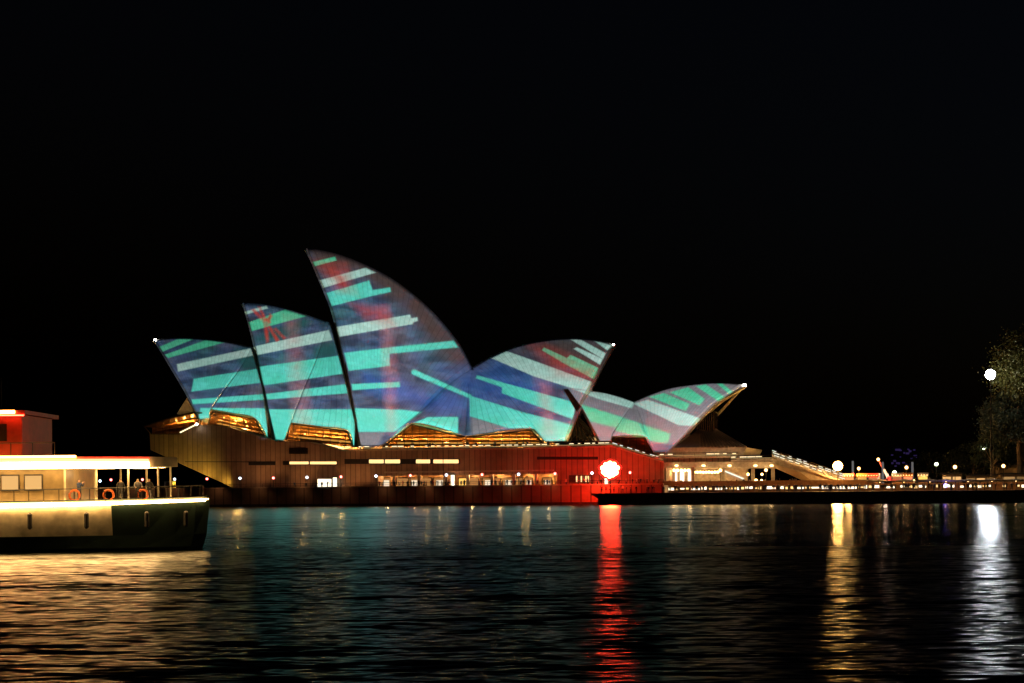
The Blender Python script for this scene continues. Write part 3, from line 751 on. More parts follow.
e = MB(); e.obox(L(180, 432.6, -.8), L(196.5, 424.4, -.8), .2, .3); e.build('strip_light', M['strip'], foyer)
e = MB(); e.ball(L(196.5, 424.3, -1), .3); e.build('entry_lamp', M['beacon'], foyer)
# far mouth wall of the northern sail, seen behind its edge
m = MB(); a = face([(177,414),(187,398),(199,420)], 22); m.v += [tuple(p) for p in a]; m.f.append((0,1,2)); m.m.append(0); m.build('mouth_wall', M['rim'], GR['A1'][0], solid=.4)
c = L(186, 414, 12); point(house, c, 260, (1, .75, .4), .3, 'foyer_lamp')

# glass walls in the two mouths that face the city
m = MB(); m.prism(face([(575,411),(600,441),(566,441)], 15), depth(.3)); m.build('mouth_glass', M['darkglass'], GR['A4'][0])
m = MB()
for k in range(5):
    m.obox(L(571+k*6, 441, 14.8), L(573.5+k*1.5, 415+k*2, 14.8), .12, .2)
m.build('mullion', M['bronze'], kids(GR['A4'][0])[-1])
m = MB(); m.prism(face([(564,389.6),(568,389.4),(580.7,406.5),(576.5,411.5)], 5), depth(.8)); m.build('far_rim', solid('shaded_rib', (.10, .07, .06), .8), GR['B1'][0])  # rib colour darkened, its shade put into the base colour
# restaurant mouth: ribbed upright glass and the sloping bronze-ribbed skirt
m = MB(); m.prism(face([(686,434),(701,417),(714,411),(714,431),(700,434)], 8), depth(6)); mg = m.build('mouth_glass', M['darkglass'], GR['B2'][0])
m = MB()
for k in range(9):
    x = 697+k*2.1; m.obox(L(x, 431, 7.9), L(x, 421-k*1.1, 7.9), .1, .16)
m.build('mullion', M['bronze'], mg)
skirt = MB()
top = [L(676,446.8,4), L(700,428.5,9), L(715,429.2,11), L(716,429.4,24)]; bot = [L(675,447.5,1), L(700,447.5,-.5), L(746.5,447.4,-.5), L(746.5,447.4,26)]
for k in range(3): skirt.quad(bot[k], bot[k+1], top[k+1], top[k])
sk = skirt.build('glass_skirt', solid('bronze_glazing', (.15, .10, .07), .35), GR['B2'][0], solid=.15)
m = MB()
for k in range(14):
    t = k/13; a = bot[1].lerp(bot[2], t); b_ = top[1].lerp(top[2], t); up = Vector((0, -.12, .12)); m.obox(a+up, b_+up, .18, .24)
m.build('mullion', solid('pale_bronze', (.30, .22, .15), .5, .2), sk)
for x in (690, 712, 734): point(house, L(x, 452.5, -5), 170, (1, .55, .22), .3, 'terrace_light')  # added lamps, put in to light the skirt and the slab edge
point(house, L(724, 436, -7), 300, (1, .62, .42), .4, 'terrace_light')  # added fill in front of the skirt
m = MB(); m.obox(L(744,386.3,13), L(714.5,418,16), .35, .5); m.build('far_rim', M['rim'], GR['B2'][0])

# ------------------------------------------------------------------ restaurant terrace, colonnade and monumental steps
m = MB(); m.prism(face([(672,447.6),(746.5,447.4),(742.5,455),(664,455)], -.6), depth(30)); slab1 = m.build('restaurant_slab', M['concrete'], house)
m = MB(); m.prism(face([(664,457.6),(775,457.4),(775,462.5),(664,462.5)], 1.0), depth(28)); m.build('terrace_wall', M['podium'], house)
balustrade(house, [(652,457.6),(738,456.6)], -1.2, 1.0)
balustrade(house, [(731,460.6),(772,459.8)], -1.6, 1.1)
m = MB(); m.prism(face([(663.6,462.3),(775,461.6),(775,467.6),(663.6,467.8)], -1.2), depth(34)); colon = m.build('colonnade_slab', M['concrete'], house)
m = MB(); m.prism(face([(663.6,467),(748,467),(748,484),(663.6,484)], 16), depth(.5)); m.build('back_wall', M['concrete'], colon)
for x, w in ((666,4),(672,5),(680,4),(688,5)):
    part_rect('shop_opening', x, 470, x+w, 482, 15.8, .3, M['whitepane'], colon)
for x in (663.9, 692, 722, 752, 772):
    c = L(x+1, 475, 1); m = MB(); m.box(c.x-.4, c.x+.4, .6, 1.4, 3.9, 8.6); m.build('column', M['concrete'], colon)
for x in (676.5, 703.5, 729.5, 755.5, 771.5):
    e = MB(); c = L(x, 465.6, -1.9); e.ball(c, .42, 10, 7, 0, (1.3, 1, .7)); e.build('ceiling_lamp', M['lampo'], colon)
    point(house, c+Vector((0, -.7, -.2)), 110, (1, .62, .27), .3, 'terrace_light')
for k in range(9):
    e = MB(); c = L(694.5+k*2.9, 472.3-.1*(k % 3), 7); e.ball(c, .42, 10, 7); e.build('pendant_lamp', M['lampo'], colon)
for k in range(5):
    e = MB(); c = L(674+k*3.6, 470.4, 7); e.ball(c, .5, 10, 7); e.build('pendant_lamp', M['lampo'], colon)
for x in (672, 688, 704, 720, 736, 752):
    c = L(x, 471, 8); point(house, (c.x, 10, 7.4), 420, (1, .54, .19), .4, 'colonnade_lamp')
    point(house, (c.x+1, 3, 6.8), 90, (1, .6, .25), .4, 'colonnade_lamp')
# escalator seen under the slab
esc = MB(); esc.obox(L(722,470.6,6), L(744,479.8,6), 1.6, .9); es = esc.build('escalator', M['concrete'], house)
e = MB(); e.obox(L(722,469.9,4.9), L(744,479,4.9), .2, .35); e.build('strip_light', M['stripw'], es)
# steps
st = MB(); n = 26
top_a, top_b = (772, 458.4), (848, 484.0)
prof = []
for k in range(n):
    x0 = top_a[0]+(top_b[0]-top_a[0])*k/n; y = top_a[1]+(top_b[1]-top_a[1])*k/n; x1 = top_a[0]+(top_b[0]-top_a[0])*(k+1)/n
    prof += [(x0, y), (x1, y)]
prof += [(848, 487), (814, 484.5), (774, 467.4)]
st.prism(face(prof, -1.0), depth(44)); stair = st.build('monumental_steps', M['concrete'], house)
m = MB(); m.prism(face([(774,463.6),(783,466.6),(800,472.0),(812,480.8),(803,480.8),(774,467.6)], -1.3), depth(.3)); m.build('stringer', M['sandstone'], stair)
for d, off in ((-1.1, 0), (14, 2.4), (30, 4.4)):
    p = [(772, 457.8-off), (810, 470.6-off), (846, 482.6-off)]
    bl = balustrade(stair, p, d, 1.05, n=12, stripmat=M['stripw'])

# ------------------------------------------------------------------ broadwalk, sea wall, quay
def Q(px, d): return Ls(px, d)
bw = MB(); sW0, sW1 = Q(62, -9), Q(664, -9)
bw.box(sW0, sW1, -9, 70, -2, ZB-.004)
o = bw.build('broadwalk', M['paving']); o.matrix_world = HM; structure(o)
sw = empty('sea_wall', mat=HM); tag(sw, 'long dark block sea wall below the promenade, its right end washed red', 'sea wall')
m = MB(); m.box(sW0-.4, sW1, -9.6, -9.004, -2, ZB+.15); m.build('wall', M['seawall'], sw)
m = MB(); m.box(sW0-.5, sW1, -9.75, -8.9, ZB+.155, ZB+.4); m.build('coping', M['concrete'], sw)
m = MB(); m.box(sW0-.5, sW1, -9.9, -9.61, -2, .55); m.build('tide_band', M['stone'], sw)
for k in range(int((sW1-sW0)/2.4)):
    pass
rl = MB(); nn = 70
for k in range(nn+1):
    s_ = sW0+(sW1-sW0)*k/nn; rl.obox((s_, -9.2, ZB+.4), (s_, -9.2, ZB+1.15), .07, .07)
rl.obox((sW0, -9.2, ZB+1.2), (sW1, -9.2, ZB+1.2), .09, .09); rl.obox((sW0, -9.2, ZB+.8), (sW1, -9.2, ZB+.8), .05, .05); rl.build('railing', M['dark'], sw)
# forecourt land to the right and everything behind
fc = MB(); fc.box(Q(664, -2)+.01, Q(1500, -2), -1.2, 240, -2, 3.9); o = fc.build('forecourt', M['paving']); o.matrix_world = HM; structure(o)
# lower quay along the water
qy = empty('lower_quay', mat=HM); tag(qy, 'low dark stone quay wall with a pointed lip at its left end', 'quay')
ZQ = 2.6
sQ0, sQ1 = Q(598, -21), Q(1500, -21)
m = MB(); m.prism([Vector((sQ0, -21, -2)), Vector((sQ0, -21, 1.4)), Vector((sQ0-1.2, -21, ZQ-.45)), Vector((sQ1, -21, ZQ-.45)), Vector((sQ1, -21, -2))], depth(19.5)); m.build('wall', M['stone'], qy)
m = MB(); m.box(sQ0-1.5, sQ1, -21.3, -1.4, ZQ-.446, ZQ); m.build('coping', M['stone'], qy)
# wall behind the lower quay with lit bar fronts, parapet above
bwl = empty('bar_wall', mat=HM); tag(bwl, 'long orange lit parapet wall above the row of bright bar fronts', 'wall')
m = MB(); sB0 = Q(646, -3); m.box(sB0, sQ1, -3, -1.25, ZQ+.004, 3.95); m.build('wall', solid('brown_render', (.16, .085, .04), .85), bwl)
sB1 = Q(872, -3.4)
m = MB(); m.prism([Vector((sB0-3, -3.4, 3.95)), Vector((sB0-1, -3.4, 5.25)), Vector((sB1, -3.4, 5.15)), Vector((sB1+1, -3.4, 4.3)), Vector((sQ1, -3.4, 4.3)), Vector((sQ1, -3.4, 3.95))], depth(1.6)); m.build('parapet', solid('brown_parapet', (.24, .12, .05), .85), bwl)
random.seed(11); x = 648.0; cnt = 0
while x < 1040 and cnt < 90:
    w = random.choice((3, 4, 5, 7, 9)) if x < 900 else random.choice((2, 3, 4)); 
    if random.random() < (.86 if x < 890 else .55):
        part = MB(); a, b_ = L(x, 489, -3.06), L(x+w, 489, -3.06); part.box(a.x, b_.x, -3.12, -3.02, random.uniform(3.1, 3.35), random.uniform(3.6, 3.92))
        part.build('bar_front', random.choice((M['whitepane'], M['whitepane'], M['warmpane'])), bwl); cnt += 1
    x += w+random.uniform(.6, 2.2)
for k in range(22):
    c = L(652+k*17.5, 488, -6); point(bwl, (c.x, -6.2, 3.3), 70, (1, .5, .17), .2, 'bar_lamp')

# ------------------------------------------------------------------ promenade lamps
def globe_lamp(label, cat, mat, h, r, pr=.07):
    t = empty('promenade_lamp'); tag(t, label, cat)
    p = MB(); p.tube([(0,0,0),(0,0,.4)], [pr*2.2, pr*1.6]); p.tube([(0,0,.4),(0,0,h-r)], [pr*1.3, pr]); p.tube([(0,0,h-r*1.15),(0,0,h-r*.8)], [pr*2.4, pr*2.6]); p.build('post', M['dark'], t)
    g = MB(); g.ball((0,0,h), r, 14, 10); g.build('globe', mat, t, smooth=True)
    return t
def place(root, first, loc):
    return root if first else clone(root, loc)
def wl(px, d, z):
    p = LW(px, HOR, d); return Vector((p.x, p.y, z))
lamps = [(71.5,480,'w'),(79.7,480,'r'),(91,476.4,'w'),(100,481,'w'),(111,479.8,'r'),(142.5,479.6,'r'),(174.6,479.2,'w'),(207,478.8,'r'),(240,478.3,'w'),(273.4,478,'r'),(307,477.4,'w'),(341,476.7,'r'),(376,476.1,'w'),(410.4,475.5,'r'),
         (446.4,475,'w'),(482,474.6,'r'),(518.6,474.3,'w'),(555,473.6,'r'),(592,473.1,'w'),(630,472.6,'r')]
near = {71.5:'leftmost lamp, far left by the ferry', 79.7:'second from the left, beyond the ferry', 91:'tallest of the far left group', 100:'between the tall lamp and the red one', 111:'right of the far left group', 142.5:'left of the grey kiosk',
        174.6:'beside the grey kiosk', 207:'under the sloping left end of the podium', 240:'where the slope meets the promenade', 273.4:'below the short dark window', 307:'left of the hooded door',
        341:'right of the lit pylon by the hooded door', 376:'at the left end of the arcade', 410.4:'below the lit long windows', 446.4:'beside the tall mast', 482:'in front of the middle of the arcade', 518.6:'right of the middle of the arcade',
        555:'at the right end of the arcade', 592:'left of the glowing red lantern', 630:'right of the glowing red lantern'}
for px, py, k in lamps:
    p = LW(px, py, -7); h = p.z-ZB
    t = globe_lamp(('white' if k == 'w' else 'red') + ' globe lamp on a thin post, ' + near[px], 'lamp', M['lampw' if k == 'w' else 'lampr'], h, .40)
    t['group'] = 'globe lamps along the promenade'; t.location = (p.x, p.y, ZB)
# lit pylons and mast
def pylon(px, y0, y1, label, w=1.5, mat='whitepane'):
    p = wl(px, -1.6, ZB); t = empty('light_pylon', p, -TH); tag(t, label, 'light pylon', 'lit pylons on the promenade')
    h = LW(px, y0, -1.6).z-ZB
    a = MB(); a.box(-w*.36, w*.36, -.22, .22, 0, .25); a.box(-w*.36, w*.36, -.22, .22, h, h+.25); a.box(-w*.42, -w*.36, -.25, .25, 0, h+.25); a.box(w*.36, w*.42, -.25, .25, 0, h+.25); a.build('frame', M['dark'], t)
    b_ = MB(); b_.box(-w*.355, w*.355, -.2, .2, .255, h-.005); b_.build('light_panel', M[mat], t)
pylon(335.3, 477.5, 489, 'bright white upright light pylon beside the hooded door')
pylon(453, 475, 488, 'bright white upright light pylon right of the tall thin mast', 1.3)
pylon(606.5, 478, 487, 'small white light pylon below the red lantern', 1.1)
def mast(px, d, ytop, zb, label, r=.09, mat='dark', name='mast', cat='mast'):
    p = wl(px, d, zb); h = LW(px, ytop, d).z-zb; t = empty(name, p); tag(t, label, cat)
    a = MB(); a.tube([(0,0,0),(0,0,h*.5),(0,0,h)], [r, r*.8, r*.5]); a.build('pole', M[mat], t)
    b_ = MB(); b_.ball((0,0,h), r*1.4, 8, 6); b_.build('finial', M[mat], t); b_ = MB(); b_.tube([(0,0,0),(0,0,.3)], [r*3, r*2.2]); b_.build('base', M[mat], t)
mast(443.4, -5, 441, ZB, 'tall thin dark mast standing in front of the arcade')
# small service kiosk
p = wl(170, -4, ZB); t = empty('kiosk', p, -TH); tag(t, 'small pale service kiosk standing beside a white lamp', 'kiosk')
m = MB(); m.box(-1.1, 1.1, -1, 1, 0, 2.1); m.build('wall', M['concrete'], t); m = MB(); m.box(-1.25, 1.25, -1.15, 1.15, 2.105, 2.3); m.build('roof', M['dark'], t)
m = MB(); m.box(-.5, .4, -1.06, -1.005, .05, 1.9); m.build('door', M['bronze'], t)

# ------------------------------------------------------------------ red blossom lantern
c3 = LW(610, 469.5, -14); t = empty('lantern', (c3.x, c3.y, ZQ)); tag(t, 'glowing red blossom shaped lantern on a pole at the tip of the quay', 'lantern')
hz = c3.z-ZQ
m = MB(); m.tube([(0,0,0),(0,0,.5),(0,0,hz-1.5)], [.3,.12,.09]); m.build('pole', M['dark'], t)
redm = emit('red_halo', (1, .02, .014), 2.6); corem = emit('lantern_core', (1, .032, .009), 260)  # outer red ring put in as the lantern's halo
m = MB(); m.ball((0,0,hz), 1.25, 16, 12, 0, (1, .8, 1.05)); m.build('core', corem, t, smooth=True)
random.seed(3)
for k, (a, r, s_) in enumerate([(90,1.35,.8),(50,1.45,.78),(12,1.75,.68),(-28,1.5,.8),(-62,1.4,.66),(-95,1.6,.6),(-130,1.4,.72),(-160,1.55,.76),(168,1.75,.66),(132,1.4,.8)]):
    for rr, mt, ss in ((r, corem, s_), (r*1.2, redm, s_*1.05)):
        m = MB(); m.ball((rr*math.cos(R(a)), (.0 if mt is corem else .35), hz+rr*math.sin(R(a))), ss*(.78 if mt is corem else 1), 14, 10, 0, (1, .6, 1)); m.build('petal_glow', mt, t, smooth=True)
m = MB(); m.tube([(0,0,hz+1.6),(0,0,hz+4.6)], [.06,.03]); m.build('spike', M['dark'], t)
a_ = HM @ Vector((Ls(582, -8), -8, 2.0)) - t.location
spot(t, (0, .4, hz-.2), a_, 90000, (1, .014, .004), 116, 1.2, 1, 'lantern_light')
# warm wall washers for the granite (unseen spots, no fittings built)
OR_ = (1, .42, .13)
for px, d, z, w, col, tx, ty in ((205,-4,5.0,2600,(1,.66,.07),196,464),(180,-4,4.8,1500,(1,.66,.06),168,455),(228,-3,5.0,1500,(1,.66,.08),216,482),(262,-7,5,1600,OR_,250,445),(300,-7,5,1500,OR_,297,455),(352,-7,5,1500,OR_,352,460),(400,-7.5,5,1000,OR_,400,458),(455,-7.5,5,900,OR_,455,458),(510,-7.5,5,500,OR_,510,458)):
    spot(house, (Ls(px, d), d, z), L(tx, ty, 0), w, col, 120, .3, 1, 'wall_washer')
for px in range(90, 600, 42):  # added fill spots out over the water, to brighten the dark sea wall
    spot(sw, (Ls(px, -11.5), -11.5, ZB+.9), Vector((Ls(px, -9.6), -9.6, 1.2)), 60, (1, .42, .16), 150, .3, 1, 'seawall_fill')
for px, w in ((566, 160), (668, 110)):       # warm lamps at the feet of the two sails that face the city
    c = L(px+5, 437 if px < 600 else 447, 2); point(house, c, w, (1, .62, .22), .2, 'foot_lamp')

# ------------------------------------------------------------------ street lamps, flood mast and objects on the right
def tall_lamp(px, py, d, zb, label, mat, r, group=None):
    p = LW(px, py, d); t = globe_lamp(label, 'street lamp', M[mat], p.z-zb, r); t.name = 'street_lamp'; t.location = (p.x, p.y, zb)
    if group: t['group'] = group
    return t
for px, py, mat, r, lb in ((812.7,468.7,'lampo',.36,'small amber globe street lamp beside the foot of the steps'), (858.8,468.5,'lampo',.45,'amber globe street lamp right of the big orange floodlight'), (894.6,472.8,'lampg',.5,'low yellowish street lamp behind the truck boom'),
                       (906.5,467.5,'lampo',.48,'amber globe street lamp left of the white light column'), (936.4,464.2,'lampg',.42,'greenish street lamp in front of the dark far trees'), (955,467,'lampo',.52,'amber globe street lamp right of the greenish lamp'),
                       (1003.4,466,'lampo',.5,'amber globe street lamp below the sandstone cliff')):
    tall_lamp(px, py, 6, 3.9, lb, mat, r, 'street lamps on the quay')
for px, py, mat, r, lb in ((748,474.3,'lampo',.42,'amber globe lamp beside the escalator'), (762,474.3,'lampo',.36,'small amber globe lamp under the deck, left of the steps'), (766,470,'lampo',.45,'amber globe lamp high under the deck edge'),
                           (756,480.6,'lampo',.5,'bright low globe lamp below the escalator'), (761.6,480.6,'lampo',.38,'small low globe lamp right of the bright low one'), (720.4,470.3,'lampo',.5,'white globe lamp at the top of the escalator')):
    tall_lamp(px, py, -1.9, 3.9, lb, mat, r, 'globe lamps under the terrace')
p = LW(837.8, 466, -1.5); t = empty('area_light', (p.x, p.y, 3.9)); tag(t, 'dazzling orange sodium floodlight on a post at the foot of the steps', 'floodlight')
m = MB(); h = p.z-3.9; m.tube([(0,0,0),(0,0,h-.5)], [.16,.1]); m.obox((-.9,0,h-.55),(.9,0,h-.55),.1,.1); m.build('post', M['dark'], t)
m = MB(); m.ball((0,0,h), 1.25, 32, 24, 0, (1,.8,1)); m.build('globe', M['sodium'], t, smooth=True)
point(t, (-.5, -2.2, h+.3), 5200, (1, .50, .14), .6, 'sodium_spill'); point(t, (3, 3, h+.5), 4200, (1, .50, .14), .6, 'sodium_spill')
p = LW(990.5, 374.5, -6); t = empty('flood_mast', (p.x, p.y, ZQ)); tag(t, 'very tall slim mast with a dazzling white floodlight beside the fig tree', 'floodlight mast')
m = MB(); h = p.z-ZQ; m.tube([(0,0,0),(0,0,h*.5),(0,0,h)], [.17,.13,.09]); m.obox((-.8,.2,h),(.8,.2,h),.12,.12); m.build('pole', M['dark'], t)
m = MB(); m.tube([(0,.0,h),(0,.55,h)], [1.2,.7], 24); hd = m.build('lamp_head', M['dark'], t)
m = MB(); m.ball((0,-.05,h), 1.15, 32, 24, 0, (1,.45,1)); m.build('lens', M['flood'], hd, smooth=True)
point(t, (.6, 1.2, h-.4), 2000, (1, .95, .82), .5, 'flood_spill')
for px, y, lb in ((853, 461, 'white slender light column right of the orange floodlight'), (883, 462, 'white slender light column behind the truck boom'), (912.6, 462, 'white slender light column with a lamp at its foot')):
    p = wl(px, 2, 3.9); hh = LW(px, y, 2).z-3.9; t = empty('light_column', p); tag(t, lb, 'light column', 'light columns on the forecourt')
    m = MB(); m.tube([(0,0,.4),(0,0,hh)], [.28,.24]); m.build('column', emit('dim_column', (.8,.76,.74), .15), t); m = MB(); m.box(-.4,.4,-.4,.4,0,.4); m.build('base', M['dark'], t)
    if px > 900:
        m = MB(); m.ball((.2,-.5,.9), .36); m.build('lamp', M['lampo'], t)
# truck with a raised boom
p = wl(884, 4, 3.9); t = empty('boom_truck', p, -TH); tag(t, 'red and white truck with its boom raised and a light at its tip', 'boom truck')
tip = LW(878.2, 459.4, 4) - p; tip.rotate(Matrix.Rotation(TH, 3, 'Z'))
redp = solid('red_paint', (.5, .04, .03), .4); whp = solid('white_paint', (.75, .72, .68), .45)
m = MB(); m.box(-.6, 6.0, -1.1, 1.1, .75, 1.25); m.box(2.6, 5.6, -1.05, 1.05, 1.25, 1.6); m.build('chassis', redp, t)
m = MB(); m.prism([Vector((-2.6,-1.1,.7)), Vector((-2.6,-1.1,1.7)), Vector((-2.1,-1.1,2.7)), Vector((-.7,-1.1,2.7)), Vector((-.7,-1.1,.7))], depth(2.2)); cb_ = m.build('cab', whp, t, bevel=.08)
m = MB(); m.box(-2.2, -1.1, -1.14, -1.1, 1.75, 2.5); m.build('window', M['darkglass'], cb_)
for x in (-1.9, 2.6, 4.6):
    for y in (-1.1, 1.1):
        m = MB(); m.tube([(x, y-.15, .5), (x, y+.15, .5)], .5, 16); w_ = m.build('wheel', M['dark'], t); m = MB(); m.tube([(x, y-.17, .5), (x, y+.17, .5)], .26, 12); m.build('rim', whp, w_)
m = MB(); a = Vector((1.2, 0, 1.3)); m.tube([a, a.lerp(tip, .5)], [.42,.36], 6); m.build('boom', whp, t)
m = MB(); m.tube([a.lerp(tip, .45), tip], [.3,.18], 6); bo = m.build('boom', redp, t); m = MB(); m.ball(tip, .42); m.build('lamp', M['lampo'], bo)
m = MB(); m.tube([(1.2,0,1.2),(1.2,0,2.0)], [.7,.55], 12); m.build('turret', redp, t)
point(t, (.5, -3.5, 2.6), 900, (1, .6, .45), .3, 'work_light')
# distant tower with dim purple lights
tw = PY(904, 488, 900); t = empty('office_tower', (tw.x, 900, 0)); tag(t, 'distant dark tower with a few dim purple lit windows', 'tower')
htop = PY(904, 446, 900).z
m = MB(); m.box(-8, 8, 0, 16, 0, htop-6); m.box(-5, 5, 2, 14, htop-6, htop); m.build('wall', M['stone'], t)
random.seed(5); pur = emit('purple_window', (.30, .18, .8), .06)
for k in range(26):
    x = random.uniform(-7, 6); z = random.uniform(htop*.52, htop-2)
    m = MB(); m.box(x, x+random.uniform(.8,2.2), -.15, -.02, z, z+random.uniform(.5,1.1)); m.build('window', pur, t)
# peaked marquees on the lower quay
canvas = solid('canvas', (.62, .50, .36), .85)
for px, lb in ((880,'leftmost peaked canvas marquee on the quay'), (904,'peaked canvas marquee below the white light column'), (930,'peaked canvas marquee in front of the dark trees'), (946,'peaked canvas marquee beside the blue light'), (968,'peaked canvas marquee left of the flood mast'), (992,'peaked canvas marquee under the flood mast'), (1016,'rightmost peaked canvas marquee at the picture edge')):
    p = wl(px, -9, ZQ); t = empty('marquee', p, -TH); tag(t, lb, 'marquee', 'peaked marquees on the lower quay')
    m = MB(); w, d = 2.7, 2.3; zt = LW(px, 478.8, -9).z-ZQ; ze = 2.25
    rows = []
    for k in range(6):
        u = k/5; z = ze+(zt-ze)*u**1.9; rows.append([(-w*(1-u)-.03,-d*(1-u)-.03,z),(w*(1-u)+.03,-d*(1-u)-.03,z),(w*(1-u)+.03,d*(1-u)+.03,z),(-w*(1-u)-.03,d*(1-u)+.03,z)])
    for k in range(5):
        for j in range(4): m.quad(rows[k][j], rows[k][(j+1) % 4], rows[k+1][(j+1) % 4], rows[k+1][j])
    cn = m.build('canopy', canvas, t, solid=.03)
    m = MB()
    for j in range(4):
        a, b_ = Vector(rows[0][j]), Vector(rows[0][(j+1) % 4]); m.quad(a, b_, b_-Vector((0,0,.3)), a-Vector((0,0,.3)))
    m.build('valance', canvas, cn, solid=.03)
    for sx in (-1, 1):
        for sy in (-1, 1):
            m = MB(); m.tube([(sx*w*.97, sy*d*.97, 0), (sx*w*.97, sy*d*.97, ze)], .05, 6); m.build('leg', M['dark'], t)
    l = point(t, (0, -.2, 1.9), 170, (1, .55, .22), .2, 'marquee_lamp')
    m = MB(); m.ball((0,-.2,1.95), .12, 8, 6); m.build('bulb', M['lampo'], t)
p = LW(945.5, 485.5, -12.5); t = empty('stage_light', (p.x, p.y, ZQ)); tag(t, 'small vivid blue stage light between the marquees', 'stage light')
h = p.z-ZQ
m = MB(); m.tube([(0,0,0),(0,0,h-.2)], .06, 6); m.build('stand', M['dark'], t); m = MB(); m.ball((0,0,h), .42); m.build('lens', emit('blue_lens', (.22, .16, 1), 14), t)
# low pavilions of the far quay
for k, (x0, x1, y0, lb) in enumerate(((942, 962, 473, 'low lit kiosk pavilion left of the long pavilion'), (966, 996, 474.5, 'long low pavilion with a lit front under the trees'), (1002, 1030, 473, 'low lit pavilion at the right picture edge'))):
    a, b_ = LW(x0, 486, 8), LW(x1, 486, 8); t = empty('pavilion', (a.x, a.y, 3.9), -TH); tag(t, lb, 'pavilion')
    w = (b_-a).xy.length; hz = LW(x0, y0, 8).z-3.9
    m = MB(); m.box(0, w, 0, 5, 0, hz-.3); m.build('wall', M['sandstone'], t); m = MB(); m.box(-.4, w+.4, -.9, 5.4, hz-.296, hz); m.build('roof', M['dark'], t)
    n = max(2, int(w/2.2))
    for i in range(n):
        if random.random() < .8:
            m = MB(); m.box(w*i/n+.2, w*(i+1)/n-.2, -.06, .05, .9, hz-.9); m.build('window', emit('kiosk_window', (1, .55, .2), random.choice((.2, .9, .4))), t)
# sandstone cliff behind
m = MB(); random.seed(9); gx, gz = 30, 10; c0, c1 = Q(993, 26), Q(1300, 26); i0 = 0
for j in range(gz+1):
    for i in range(gx+1):
        u = i/gx; hgt = (4.0+9.5*min(1, u*7)**.8)
        m.v.append((c0+(c1-c0)*u+random.uniform(-.4,.4), 26+j*.35+random.uniform(-.8,.8), 3.5+hgt*j/gz+random.uniform(-.3,.3)))
for j in range(gz):
    for i in range(gx):
        a = j*(gx+1)+i; m.f.append((a, a+1, a+gx+2, a+gx+1)); m.m.append(0)
for i in range(gx):                                   # top running back
    a = gz*(gx+1)+i; k = len(m.v); m.v += [(m.v[a][0], 90, m.v[a][2]+2), (m.v[a+1][0], 90, m.v[a+1][2]+2)]; m.f.append((a, a+1, k+1, k)); m.m.append(0)
o = m.build('cliff', M['sandstone']); o.matrix_world = HM; structure(o)
for px, py, lb, mt in ((984, 447.5, 'greenish lamp on a post in front of the dark bush', 'lampg'), (1015, 441, 'small greenish lamp among leaves on the cliff', 'lampg'), (1022.5, 432.7, 'greenish lamp high on the cliff at the right picture edge', 'lampg')):
    zb = 3.9 if px < 990 else 13.5; d = 20 if px < 990 else 33
    tall_lamp(px, py, d, zb, lb, mt, .5 if px != 1015 else .3, 'greenish lamps by the cliff')

# ------------------------------------------------------------------ trees
def leaf_mat(name, c0, c1):
    m, nt_, o = newmat(name); p = N(nt_, 'ShaderNodeBsdfPrincipled'); p.inputs['Roughness'].default_value = .6
    g = N(nt_, 'ShaderNodeNewGeometry'); cr = N(nt_, 'ShaderNodeValToRGB'); cr.color_ramp.elements[0].color = (*c0, 1); cr.color_ramp.elements[1].color = (*c1, 1)
    nt_.links.new(g.outputs['Random Per Island'], cr.inputs[0]); nt_.links.new(cr.outputs[0], p.inputs['Base Color'])
    tl = N(nt_, 'ShaderNodeBsdfTranslucent'); nt_.links.new(cr.outputs[0], tl.inputs[0]); mx = N(nt_, 'ShaderNodeMixShader'); mx.inputs[0].default_value = .3
    nt_.links.new(p.outputs[0], mx.inputs[1]); nt_.links.new(tl.outputs[0], mx.inputs[2]); nt_.links.new(mx.outputs[0], o.inputs[0]); return m
LEAF = [leaf_mat('olive_leaves', (.06, .065, .012), (.095, .092, .022)), leaf_mat('dark_leaves', (.035, .052, .030), (.055, .075, .045))]
BARK = solid('bark', (.20, .15, .10), .9, 0, .4, 1, .2, .4)
def tree(px, py, d, zb, rad, label, kind=0, clumps=60, per=90, leaf=.42, squash=.8, seed=1, group=None, name='fig_tree'):
    rnd = random.Random(seed); c = LW(px, py, d); base = Vector((c.x, c.y, zb)); t = empty(name, base); tag(t, label, 'tree', group)
    hc = c.z-zb
    tr_ = MB(); top = Vector((rnd.uniform(-.5,.5), rnd.uniform(-.5,.5), hc-rad*squash*.35))
    tr_.tube([(0,0,-.3), (top.x*.3, top.y*.3, top.z*.45), top], [rad*.11, rad*.075, rad*.05], 8)
    cl = []
    for k in range(clumps):
        a = rnd.uniform(0, 2*math.pi); ct = rnd.uniform(-.55, 1); r = rad*(.55+.45*rnd.random()**.6); st_ = math.sqrt(max(0, 1-ct*ct))
        cl.append(Vector((r*st_*math.cos(a), r*st_*math.sin(a), hc+r*squash*ct)))
    for k in range(0, clumps, 4):
        mid = top.lerp(cl[k], .5)+Vector((0,0,-rad*.08)); tr_.tube([top*.9, mid, cl[k]], [rad*.045, rad*.028, rad*.008], 5)
    tr_.build('trunk', BARK, t)
    lf = MB()
    for q in cl:
        cr_ = rad*rnd.uniform(.16, .30)
        for _ in range(per):
            v = Vector((rnd.gauss(0,1), rnd.gauss(0,1), rnd.gauss(0,.7)))*cr_*.55; p = q+v
            n = Vector((rnd.gauss(0,1), rnd.gauss(0,1), rnd.gauss(.6,1))).normalized(); x = n.orthogonal().normalized(); y = n.cross(x); s_ = leaf*rnd.uniform(.6, 1.3)
            lf.quad(p-x*s_*.5, p+y*s_*.32, p+x*s_*.5, p-y*s_*.32)
    lf.build('crown', LEAF[kind], t); return t
